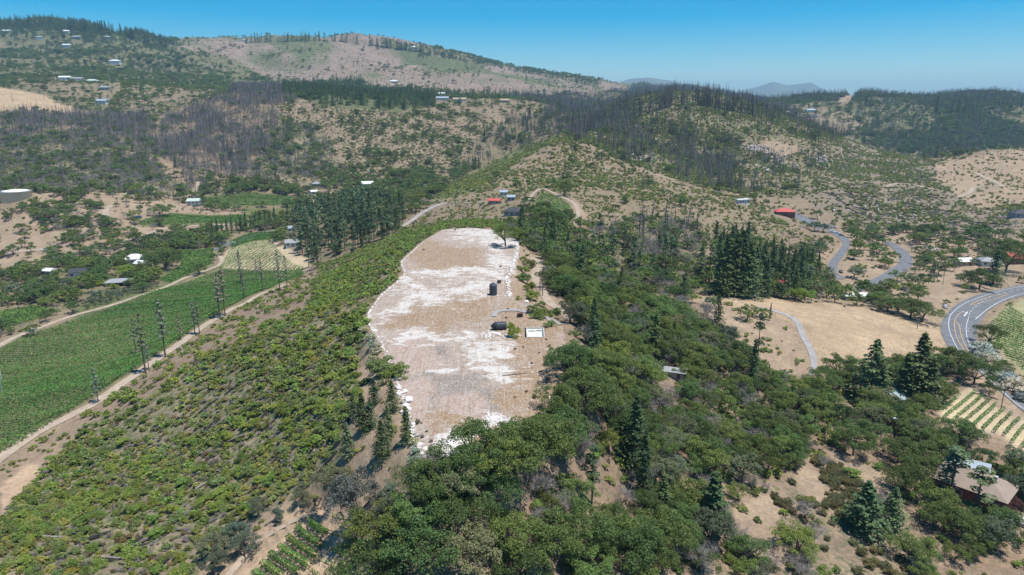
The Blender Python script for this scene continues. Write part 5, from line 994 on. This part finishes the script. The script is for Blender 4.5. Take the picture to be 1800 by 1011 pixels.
vines(BV, (1, -.06), 2.2, 1.6, 1.25, 9, .27, 'leafy row in the large green vineyard on the left', 'rows of the large left vineyard')
vines([(387, 471), (401, 442), (440, 427), (478, 425), (490, 440), (512, 462), (540, 472), (430, 473)], (.16, 1), 3.9, 1.4, 1.0, 8, .30, 'pale-spaced row in the striped vineyard', 'rows of the striped vineyard')
vines([(313, 441), (376, 438), (372, 464), (300, 499), (280, 494), (318, 465)], (1, .1), 2.6, 1.5, 1.3, 4, .45, 'row in the small vineyard right of the pale-roofed house', 'rows beside the pale-roofed house')
vines([(402, 426), (440, 410), (500, 405), (488, 421), (440, 425), (407, 437)], (1, .05), 2.6, 1.5, 1.3, 3.5, .45, 'row in the bright vineyard strip below the cypress avenue', 'rows below the cypress avenue')
vines([(242, 390), (300, 376), (380, 380), (436, 378), (430, 391), (300, 396), (245, 397)], (1, .0), 3.4, 1.5, 1.5, 2.4, .6, 'row in the far left valley vineyard', 'rows of the far left valley vineyard')
vines([(348, 346), (440, 338), (518, 347), (518, 362), (400, 363), (352, 355)], (1, .0), 3.6, 1.5, 1.5, 2.2, .6, 'row in the vineyard beside the white two-storey house', 'rows beside the white two-storey house')
vines([(932, 371), (952, 340), (1004, 361), (1000, 376), (975, 386)], (.5, 1), 2.8, 1.5, 1.2, 4, .42, 'row in the small hilltop vineyard', 'rows of the small hilltop vineyard')
vines([(0, 548), (60, 538), (105, 546), (60, 563), (0, 580)], (1, .1), 2.6, 1.4, 1.3, 4, .42, 'row in the little vineyard plot at the left edge', 'rows of the plot at the left edge')
vines([(1738, 572), (1762, 545), (1802, 527), (1860, 520), (1860, 700), (1800, 655), (1765, 626), (1748, 604)], (1, 0), 3.3, 1.5, 1.0, 9, .27, 'curved row in the vineyard inside the highway bend', 'curved rows inside the highway bend', curve=(1930, 560))
vines([(1650, 724), (1705, 682), (1730, 700), (1800, 742), (1840, 770), (1840, 850), (1800, 800), (1760, 765), (1665, 748)], (1647, 730, 1709, 678), 2.9, 1.6, 1.1, 12, .25, 'diagonal row in the vineyard patch at the lower right road', 'diagonal rows by the lower right road')
vines([(425, 1035), (470, 985), (525, 925), (560, 915), (578, 935), (540, 1011)], (527, 923, 615, 975), 2.4, 1.9, 1.6, 70, .17, 'thick leafy row among the lower middle vines', 'thick rows of the lower vineyard', posts=False)
vines([(524, 928), (560, 913), (610, 905), (645, 945), (640, 1011), (540, 1020), (520, 980)], (527, 923, 615, 975), 2.7, 1.6, .8, 34, .13, 'sparse posted row among the lower middle vines', 'sparse rows of the lower vineyard', posts=True, sparse=.8)
# olive orchard and hedge between the houses and the vineyard road
rng = np.random.default_rng(77); OP = np.array([hit(u, v)[:2] for u, v in [(140, 546), (172, 512), (250, 508), (330, 492), (380, 466), (388, 470), (300, 499), (205, 530), (140, 556)]])
k = 0
for oy in np.arange(OP[:, 1].min(), OP[:, 1].max(), 5.0):
    for ox in np.arange(OP[:, 0].min(), OP[:, 0].max(), 4.6):
        xx, yy = ox + rng.normal(0, .5) + oy * .1 % 3, oy + rng.normal(0, .5)
        if inpoly(np.array([xx]), np.array([yy]), OP)[0] and not blocked(np.array([xx]), np.array([yy]), 2.5)[0]:
            k += 1; plant_obj('olive', k % 2, xx, yy, float(H(xx, yy)), rng.uniform(3.2, 4.6), rng.uniform(0, 6), f'{ordw(k)} small silvery orchard tree beside the vineyard road, counting away from the camera', 'olive orchard trees by the vineyard road', 'orchard_tree')
# ------------------------------------------------------------------ rocks and logs
rockm = simple('white_rock', (.66, .62, .59), .9, .18, 1.2); rockp = simple('pale_rock', (.42, .37, .34), .9, .2, 1.2)
def rock_geo(seed):
    rng = np.random.default_rng(seed); import bmesh
    bm = bmesh.new(); bmesh.ops.create_icosphere(bm, subdivisions=2, radius=.5)
    pl = [(Vector(rng.normal(size=3)).normalized(), rng.uniform(.28, .42)) for _ in range(9)]
    for v_ in bm.verts:
        for n__, d__ in pl:
            t__ = v_.co.dot(n__)
            if t__ > d__: v_.co -= n__ * (t__ - d__)
        v_.co.z *= .75; v_.co += Vector(rng.normal(0, .012, 3))
    return bm
ROCKS = []
for k in range(5):
    bm = rock_geo(100 + k); m_ = bpy.data.meshes.new('boulder'); bm.to_mesh(m_); bm.free(); m_.materials.append(rockm if k < 4 else rockp); ROCKS.append(m_)
def rocks_line(P_, step, s0, s1, label, group, jit=.5, z0=None):
    C_ = smoothline([(a_, b_, 0) for a_, b_ in P_], .25); seg = np.hypot(*np.diff(C_[:, :2], axis=0).T); cum = np.concatenate([[0], np.cumsum(seg)]); k = 0
    for t_ in np.arange(0, cum[-1], step):
        x_ = np.interp(t_, cum, C_[:, 0]) + random.gauss(0, jit * .5); y_ = np.interp(t_, cum, C_[:, 1]) + random.gauss(0, jit * .5); s_ = random.uniform(s0, s1); z_ = float(H(x_, y_))
        o = link('boulder', ROCKS[random.randrange(5)]); o.location = (x_, y_, z_ + s_ * .16); o.rotation_euler = (random.uniform(-.4, .4), random.uniform(-.4, .4), random.uniform(0, 6)); o.scale = (s_ * random.uniform(.9, 1.5), s_, s_ * random.uniform(.8, 1.1)); k += 1; tag(o, f'{ordw(k)} {label}', 'boulder', group)
rocks_line([tuple(p) for p in PAD[1:12]], 1.25, .55, 1.0, 'pale boulder along the left pad edge from its far end', 'stone line along the left pad edge', .35)
rocks_line([tuple(p) for p in PAD[11:16]], .9, .8, 1.7, 'large white boulder of the lower left pad edging', 'large stones along the lower left pad edge', 1.0)
rocks_line([padpt(*q) for q in ((907, 428), (909, 445), (900, 468), (893, 488), (894, 505), (897, 521))], .75, .8, 1.35, 'white boulder of the line right of the standing tank', 'stone line right of the standing tank', 1.1)
rocks_line([padpt(*q) for q in ((897, 521), (880, 520), (852, 519))], .8, .6, .95, 'white boulder of the short row before the tank', 'stone row in front of the standing tank', .3)
for u, v, s_, lb in ((925, 532, 2.0, 'lone white boulder right of the gravel path start'), (718, 706, 2.6, 'biggest white boulder on the left pad edge near the young conifers'), (867, 587, 1.6, 'white boulder at the nose of the fallen tank'), (876, 590, 1.9, 'white boulder right below the fallen tank'), (712, 690, 1.7, 'white boulder above the biggest one on the pad edge')):
    x, y, z = hit(u, v); o = link('boulder', ROCKS[1]); o.location = (x, y, z + s_ * .2); o.scale = (s_ * 1.2, s_, s_ * .8); o.rotation_euler.z = u; tag(o, lb, 'boulder')
def rubble(name, regs, n_, s0, s1, label, m_=rockm, onpad_=True):
    rng = np.random.default_rng(n_); V_ = []; F_ = []; kk = 0; M0 = [(np.array([v_.co[:] for v_ in ROCKS[j].vertices]), np.array([p_.vertices[:] for p_ in ROCKS[j].polygons])) for j in range(4)]
    for i in range(n_):
        u, v, a_, b_ = regs[rng.integers(len(regs))]; x_, y_, z_ = hit(u + rng.normal(0, a_ * .5), v + rng.normal(0, b_ * .5)); s_ = rng.uniform(s0, s1) * rng.choice([.6, 1, 1.5]); v3, f3 = M0[rng.integers(4)]
        R_ = np.array(Euler(tuple(rng.uniform(0, 6, 3))).to_matrix()); V_.append((v3 * s_ * rng.uniform(.6, 1.3, 3)) @ R_.T + [x_, y_, z_ + s_ * .15 + .08]); F_.append(f3 + kk); kk += len(v3)
    o = link(name, npmesh(name, np.concatenate(V_), None, np.concatenate(F_), mats=[m_])); tag(o, label, 'rubble', None, 'stuff')
rubble('rubble', [(800, 795, 20, 16), (795, 782, 24, 14), (805, 808, 18, 8)], 900, .3, .8, 'heap of broken white rock at the near tip of the pad')
rubble('rubble', [(865, 735, 14, 8), (850, 748, 16, 8), (880, 742, 20, 8), (835, 760, 24, 8)], 420, .25, .65, 'scatter of white rock on the lower right of the pad')
rubble('rubble', [(866, 588, 16, 6), (858, 592, 12, 4)], 160, .25, .7, 'white rock scatter below the fallen tank')
rubble('rubble', [(1360, 285, 34, 20), (1440, 285, 20, 10), (1330, 262, 20, 6), (1050, 232, 18, 3), (1130, 278, 24, 6)], 520, 1.5, 4.5, 'pale rock outcrop scattered over the burnt hill', rockp)
rubble('rubble', [(1600, 378, 40, 10), (1520, 360, 60, 14), (1640, 440, 20, 8)], 140, .8, 2.2, 'pale rocks strewn on the slope of felled trees')
def log_mesh(seed):
    rng = np.random.default_rng(seed); mb = MB(); a_ = rng.uniform(-.03, .03); mb.tube((-.5, 0, 0), (0, a_, .01), .030, .025, 7).tube((0, a_, .01), (.5, 0, 0), .025, .014, 7)
    for k in range(4): xx = rng.uniform(-.2, .45); mb.tube((xx, 0, 0), (xx + .08, rng.uniform(-.12, .12), rng.uniform(.0, .08)), .008, .002, 4)
    return mb
LOGS = [log_mesh(200 + k).mesh('log', [charred, burnt, greyw][k % 3]) for k in range(6)]
def log(u, v, L, rz, label, group, vi, thick=1.0):
    x, y, z = hit(u, v); a_ = np.array([math.cos(rz), math.sin(rz)]) * L / 2; z0, z1 = float(H(x - a_[0], y - a_[1])), float(H(x + a_[0], y + a_[1]))
    o = link('log', LOGS[vi]); o.location = (x, y, (z0 + z1) / 2 + L * .03 * thick + .05); o.rotation_euler = (0, -math.atan2(z1 - z0, L), rz); o.scale = (L, L * thick, L * thick); tag(o, label, 'log', group); return o
LG = []
brushP = [(40, 880), (160, 760), (250, 705), (400, 620), (540, 560), (620, 600), (625, 680), (590, 760), (590, 810), (520, 860), (420, 920), (330, 1000), (60, 1000)]
k = 0
while k < 95:
    u, v = random.uniform(20, 630), random.uniform(560, 1000)
    if inpoly(np.array([u]), np.array([v]), brushP)[0]: LG.append((0, u, 'charred log from the left in the hillside brush', None)); LG[-1] = LG[-1][:3] + (log(u, v, random.uniform(3, 8), random.gauss(.75, .5), 'charred log lying in the brush on the left hillside', 'charred logs in the left hillside brush', random.choice([0, 3, 0, 3, 1, 2]), 1.5),); k += 1
log(617, 733, 7, 1.1, 'thickest black log standing out above the brush left of the young conifers', None, 0, 2.2); log(322, 818, 6, 1.9, 'short thick black log upright in the brush at lower left', None, 3, 2.2)
fallP = [(1440, 350), (1500, 320), (1640, 340), (1790, 400), (1760, 440), (1620, 430), (1500, 400)]
k = 0
while k < 130:
    u, v = random.uniform(1430, 1800), random.uniform(315, 445)
    if inpoly(np.array([u]), np.array([v]), fallP)[0]: LG.append((1, u, 'felled black trunk from the left, right of the winery', None)); LG[-1] = LG[-1][:3] + (log(u, v, random.uniform(10, 22), random.choice([random.gauss(1.9, .25), random.gauss(2.3, .2), random.gauss(.3, .3)]), 'felled black trunk lying on the tan slope right of the winery', 'felled trunks right of the winery', random.choice([0, 1, 3, 4]), .9),); k += 1
for g_ in (0, 1):
    for k, r_ in enumerate(sorted([r for r in LG if r[0] == g_], key=lambda r: r[1])): r_[3]['label'] = f'{ordw(k + 1)} {r_[2]}'
log(905, 660, 7, .25, 'dark branch lying on the tan ground at the right of the pad', None, 1, .8); log(1345, 300, 16, .6, 'dark trunk lying near the pale outcrop on the burnt hill', None, 0, .8)
# ------------------------------------------------------------------ all the other plants, scattered by land cover
SPL = ['oak', 'fir', 'pine', 'snag', 'greytree', 'shrub', 'bush', 'yshrub', 'dryshrub', 'chamise']
dS = sa[1] - sa[0]; dT = np.gradient(ta)[:, None]; AREA = (Yg * dS) * (Yg * dT) / 1e4
clump = np.clip(1 + 2.2 * fbm(Xg, Yg, 34, 3, 61), .3, 3); clumpf = np.clip(1 + 2.4 * fbm(Xg, Yg, 130, 3, 63), .4, 3); CL = np.where(Yg < 600, np.clip(1 + 1.1 * fbm(Xg, Yg, 14, 2, 61), .45, 2), np.where(Yg < 1500, clump, clumpf))
FARM = dict(shrub=1.9, oak=1.25, snag=1.2, bush=1.4)
NF = {}
for si, sp in enumerate(SPL):
    dens = np.array([Z[k][2].get(sp, 0) for k in ZL], float)[ZG]; lam = dens * AREA * CL; n_ = 0
    lam[(Yg < 85) | (Yg > 5200)] = 0
    smin, smax = SPEC[sp]['size']
    if sp in ('shrub', 'bush', 'yshrub', 'dryshrub', 'greytree', 'chamise'): lam = lam * np.where(Yg < 600, np.clip(1 + 2.0 * fbm(Xg, Yg, 20, 3, 70 + si), .12, 2.6) / np.maximum(CL, .3), 1)
    inside = (Ug > -150) & (Ug < 1950) & (Vg < 1090) & (((Hg + smax - CAMZ) / Yg) > RUNP)
    lam = np.where(inside, lam, 0); n_ = RNG.poisson(np.minimum(lam, 50)); jj, ii = np.nonzero(n_); rep = n_[jj, ii]; jj = np.repeat(jj, rep); ii = np.repeat(ii, rep)
    s_ = sa[ii] + (RNG.random(len(ii)) - .5) * dS; tt = ta[jj] + (RNG.random(len(ii)) - .5) * dT[jj, 0]; y = np.exp(tt); x = s_ * y
    sz = smin + (smax - smin) * RNG.random(len(x)) ** 1.3; sz *= np.where(y > 1500, FARM.get(sp, 1.1), np.where((y > 600) & (sp == 'shrub'), 1.45, 1.0))
    z = H(x, y); ok = ((z + sz * .8 - CAMZ) / y) > RUNP[jj, ii] - 1e-4
    ok &= ~blocked(x, y, 1.2 if sp not in ('oak',) else sz * .25)
    x, y, z, sz = x[ok], y[ok], z[ok], sz[ok]
    if sp == 'oak':      # trunks keep their distance
        cell = {}; keep = np.zeros(len(x), bool); o_ = np.argsort(-sz)
        for i in o_:
            r_ = sz[i] * .42; kx, ky = int(x[i] // 6), int(y[i] // 6); good = True
            if y[i] < 700:
                for a_ in (-1, 0, 1):
                    for b_ in (-1, 0, 1):
                        for j in cell.get((kx + a_, ky + b_), ()):
                            if (x[i] - x[j]) ** 2 + (y[i] - y[j]) ** 2 < ((sz[i] + sz[j]) * .175) ** 2: good = False; break
            if good: keep[i] = True; cell.setdefault((kx, ky), []).append(i)
        x, y, z, sz = x[keep], y[keep], z[keep], sz[keep]
    NF[sp] = [x, y, z, sz]
# conifers on the skylines
def skyline(L, n_, sp, s0, s1, back=40):
    P_ = np.array(L, float); xs = []
    for i in range(n_):
        u = RNG.uniform(P_[0, 0], P_[-1, 0]); v = np.interp(u, P_[:, 0], P_[:, 1]); x_, y_, z_ = hit(u, v + 4)
        xs.append((x_, y_, s0 + (s1 - s0) * RNG.random()))
    xs = np.array(xs); zz = H(xs[:, 0], xs[:, 1]); q_ = NF[sp]; NF[sp] = [np.concatenate([a_, b_]) for a_, b_ in zip(q_, (xs[:, 0], xs[:, 1], zz, xs[:, 2]))]
skyline([(0, 42), (60, 42), (130, 48), (200, 56), (260, 74), (300, 80)], 130, 'fir', 24, 46); skyline([(430, 72), (520, 68), (600, 69), (740, 88)], 110, 'fir', 22, 42); skyline([(740, 88), (850, 110), (1000, 138), (1060, 152)], 120, 'fir', 14, 32)
skyline([(1000, 236), (1060, 225), (1110, 207), (1190, 180), (1240, 183), (1330, 200)], 260, 'snag', 20, 36); skyline([(1560, 175), (1700, 190), (1800, 196)], 70, 'snag', 18, 30)
# landmarks used to say which plant is meant
MARK = [('in the oak wood right of the pad', [(985, 560), (1130, 520), (1250, 600), (1200, 720), (980, 700)]), ('in the wood below the pad tip', [(640, 800), (980, 700), (1100, 760), (1100, 880), (640, 900)]), ('in the wood at the bottom centre', [(600, 880), (1100, 880), (1100, 1060), (600, 1060)]), ('in the lower right wood', [(1100, 700), (1400, 690), (1400, 1060), (1100, 1060)]), ('in the lower right corner', [(1400, 690), (1900, 690), (1900, 1060), (1400, 1060)]),
        ('in the hollow by the dry field', [(985, 390), (1260, 430), (1430, 690), (1200, 690), (1000, 480)]), ('beside the highway bend', [(1600, 430), (1900, 430), (1900, 690), (1600, 690)]), ('around the winery', [(1260, 340), (1620, 340), (1620, 560), (1260, 560)]), ('above the winery', [(1260, 240), (1900, 240), (1900, 430), (1620, 430), (1600, 340), (1260, 340)]),
        ('on the burnt hill', [(960, 130), (1480, 130), (1480, 345), (960, 345)]), ('on the back right ridge', [(1300, 130), (1900, 130), (1900, 300), (1300, 300)]), ('just behind the pad', [(740, 330), (1260, 330), (1260, 430), (740, 440)]), ('left beyond the pad', [(500, 330), (740, 330), (740, 430), (600, 490), (500, 490)]),
        ('on the upper left hillside', [(540, 430), (760, 390), (700, 700), (540, 700)]), ('on the middle left hillside', [(250, 560), (540, 500), (640, 800), (250, 800)]), ('low on the left hillside', [(-60, 700), (250, 600), (640, 800), (640, 1060), (-60, 1060)]), ('beside the left vineyard', [(-60, 470), (540, 470), (540, 620), (-60, 860)]), ('in the left valley', [(-60, 340), (540, 340), (540, 560), (-60, 560)]), ('on the far tan slope', [(470, 180), (900, 180), (900, 345), (470, 345)]), ('on the left ridge flank', [(-60, 0), (1000, 0), (1000, 190), (-60, 190)])]
def ordn(k): return f"{k}{'th' if 10 <= k % 100 <= 20 else {1: 'st', 2: 'nd', 3: 'rd'}.get(k % 10, 'th')}"
def inst_stuff(name, sp, x, y, z, sz, label):
    n_ = len(x)
    if not n_: return
    if sp in ('bush', 'shrub', 'yshrub', 'dryshrub', 'chamise'): z = z - sz * .10
    m_ = bpy.data.meshes.new(name + '_points'); m_.vertices.add(n_); m_.vertices.foreach_set('co', np.stack([x, y, z], 1).astype(np.float32).ravel())
    rng = np.random.default_rng(n_)
    a_ = m_.attributes.new('psize', 'FLOAT_VECTOR', 'POINT'); w_ = sz * rng.uniform(.85, 1.25, n_); a_.data.foreach_set('vector', np.stack([w_, w_, sz], 1).astype(np.float32).ravel())
    a_ = m_.attributes.new('prot', 'FLOAT_VECTOR', 'POINT'); a_.data.foreach_set('vector', np.stack([rng.normal(0, .05, n_), rng.normal(0, .05, n_), rng.uniform(0, 6.28, n_)], 1).astype(np.float32).ravel())
    pr = PROTO[sp]; a_ = m_.attributes.new('pidx', 'INT', 'POINT'); pi_ = rng.integers(0, len(pr), n_)
    if sp == 'oak': pi_ = np.where((x < -60) & (y > 400) & (rng.random(n_) < .5), 4, pi_)
    a_.data.foreach_set('value', pi_.astype(np.int32))
    o = link(name, m_); tag(o, label, NOUN[sp], None, 'stuff')
    g = bpy.data.node_groups.new(name + '_scatter', 'GeometryNodeTree'); g.interface.new_socket('Geometry', in_out='INPUT', socket_type='NodeSocketGeometry'); g.interface.new_socket('Geometry', in_out='OUTPUT', socket_type='NodeSocketGeometry')
    gi = g.nodes.new('NodeGroupInput'); go = g.nodes.new('NodeGroupOutput'); ip = g.nodes.new('GeometryNodeInstanceOnPoints'); jn = g.nodes.new('GeometryNodeJoinGeometry')
    for p_ in pr:
        oi = g.nodes.new('GeometryNodeObjectInfo'); oi.inputs['Object'].default_value = p_; oi.inputs['As Instance'].default_value = True; oi.transform_space = 'ORIGINAL'; g.links.new(oi.outputs['Geometry'], jn.inputs[0])
    g.links.new(gi.outputs[0], ip.inputs['Points']); g.links.new(jn.outputs[0], ip.inputs['Instance']); ip.inputs['Pick Instance'].default_value = True
    for nm_, dt, sk in (('pidx', 'INT', 'Instance Index'), ('prot', 'FLOAT_VECTOR', 'Rotation'), ('psize', 'FLOAT_VECTOR', 'Scale')):
        na_ = g.nodes.new('GeometryNodeInputNamedAttribute'); na_.data_type = dt; na_.inputs['Name'].default_value = nm_; src = na_.outputs['Attribute']
        if nm_ == 'prot': er = g.nodes.new('FunctionNodeEulerToRotation'); g.links.new(src, er.inputs[0]); src = er.outputs[0]
        g.links.new(src, ip.inputs[sk])
    g.links.new(ip.outputs[0], go.inputs[0]); md = o.modifiers.new('scatter', 'NODES'); md.node_group = g
PROTO = {}
for sp in SPL:
    x, y, z, sz = NF[sp]; S_ = SPEC[sp]; nv_ = len(S_['v']); cap = S_['cap']; app = sz / y; cu, cv = proj(x, y, z + sz * .5); onf = (cu > 0) & (cu < 1800) & (cv < 1025); o_ = np.argsort(-(app * np.where(onf, 1, .3))); ind = o_[:cap]; rest = o_[cap:]
    vi = RNG.integers(0, nv_, len(x)); u_, v_ = proj(x, y, z + sz * .5); classes = {}
    for i in ind:
        mk = next((m for m, P_ in MARK if inpoly(np.array([u_[i]]), np.array([v_[i]]), P_)[0]), 'on the distant slopes'); sc = 'tall' if sz[i] > (S_['size'][0] + S_['size'][1]) / 2 else 'small'
        classes.setdefault((mk, sc, int(vi[i])), []).append(i)
    for (mk, sc, v0), L in classes.items():
        L.sort(key=lambda i: u_[i]); grp = f"{NOUN[sp]}s {mk}"
        for k, i in enumerate(L):
            base_ = f"{sc} {S_['names'][v0]} {NOUN[sp]} {mk}"; lb = base_ if len(L) == 1 else f"{ordw(k + 1)} {base_} from left"
            plant_obj(sp, v0, float(x[i]), float(y[i]), float(z[i]), float(sz[i]), float(RNG.uniform(0, 6.28)), lb, grp, wide=float(RNG.uniform(.85, 1.2)), tilt=float(RNG.normal(0, .04)))
    print('plants', sp, len(x))
    if len(rest):
        # the last few stand as plain far trees whose meshes the scatter repeats
        pr = []
        for k in range(nv_):
            i = rest[k % len(rest)]; o = link(NAMES[sp], S_['v'][k][2]); o.location = (float(x[i]), float(y[i]), float(z[i])); o.scale = (float(sz[i]),) * 3; tag(o, f"{S_['names'][k]} {NOUN[sp]} standing a little behind the nearest ones of its kind", S_['cat'], f'further {NOUN[sp]}s'); pr.append(o)
        PROTO[sp] = pr; r_ = rest[nv_:]
        inst_stuff({'oak': 'woodland', 'fir': 'conifer_forest', 'pine': 'pine_wood', 'snag': 'burnt_forest', 'greytree': 'dead_wood', 'shrub': 'scrub', 'bush': 'brush', 'yshrub': 'yellow_scrub', 'dryshrub': 'dry_scrub', 'chamise': 'chaparral'}[sp], sp, x[r_], y[r_], z[r_], sz[r_], {'oak': 'oak woodland covering the valleys and far slopes', 'fir': 'dark conifers massed on the far ridges', 'pine': 'pines massed in the valley', 'snag': 'burnt tree trunks covering the far hills', 'greytree': 'grey leafless brush in the burnt valleys', 'shrub': 'green shrubs dotting all the slopes', 'bush': 'dense green brush on the hillsides', 'yshrub': 'yellow-green low brush on the left hillside', 'dryshrub': 'brown dry brush on the left hillside', 'chamise': 'olive-brown chaparral at the lower right'}[sp])

# ------------------------------------------------------------------ hazy air
hm = bpy.data.materials.new('haze'); hm.use_nodes = True; ht_ = hm.node_tree; ht_.nodes.remove(ht_.nodes['Principled BSDF']); pv = ht_.nodes.new('ShaderNodeVolumePrincipled')
pv.inputs['Density'].default_value = 6.8e-5; pv.inputs['Color'].default_value = (.42, .74, 1, 1); pv.inputs['Anisotropy'].default_value = .1; ht_.links.new(pv.outputs[0], ht_.nodes['Material Output'].inputs['Volume'])
gz0 = float(Hg.min()) - 1; gz1 = float(Hg.max()) + 45
o = MB().box((0, 10700, (gz0 + gz1) / 2), (54000, 21800, gz1 - gz0)).build('haze', hm); tag(o, kind='stuff'); o['label'] = 'thin blue haze filling the air between the hills'
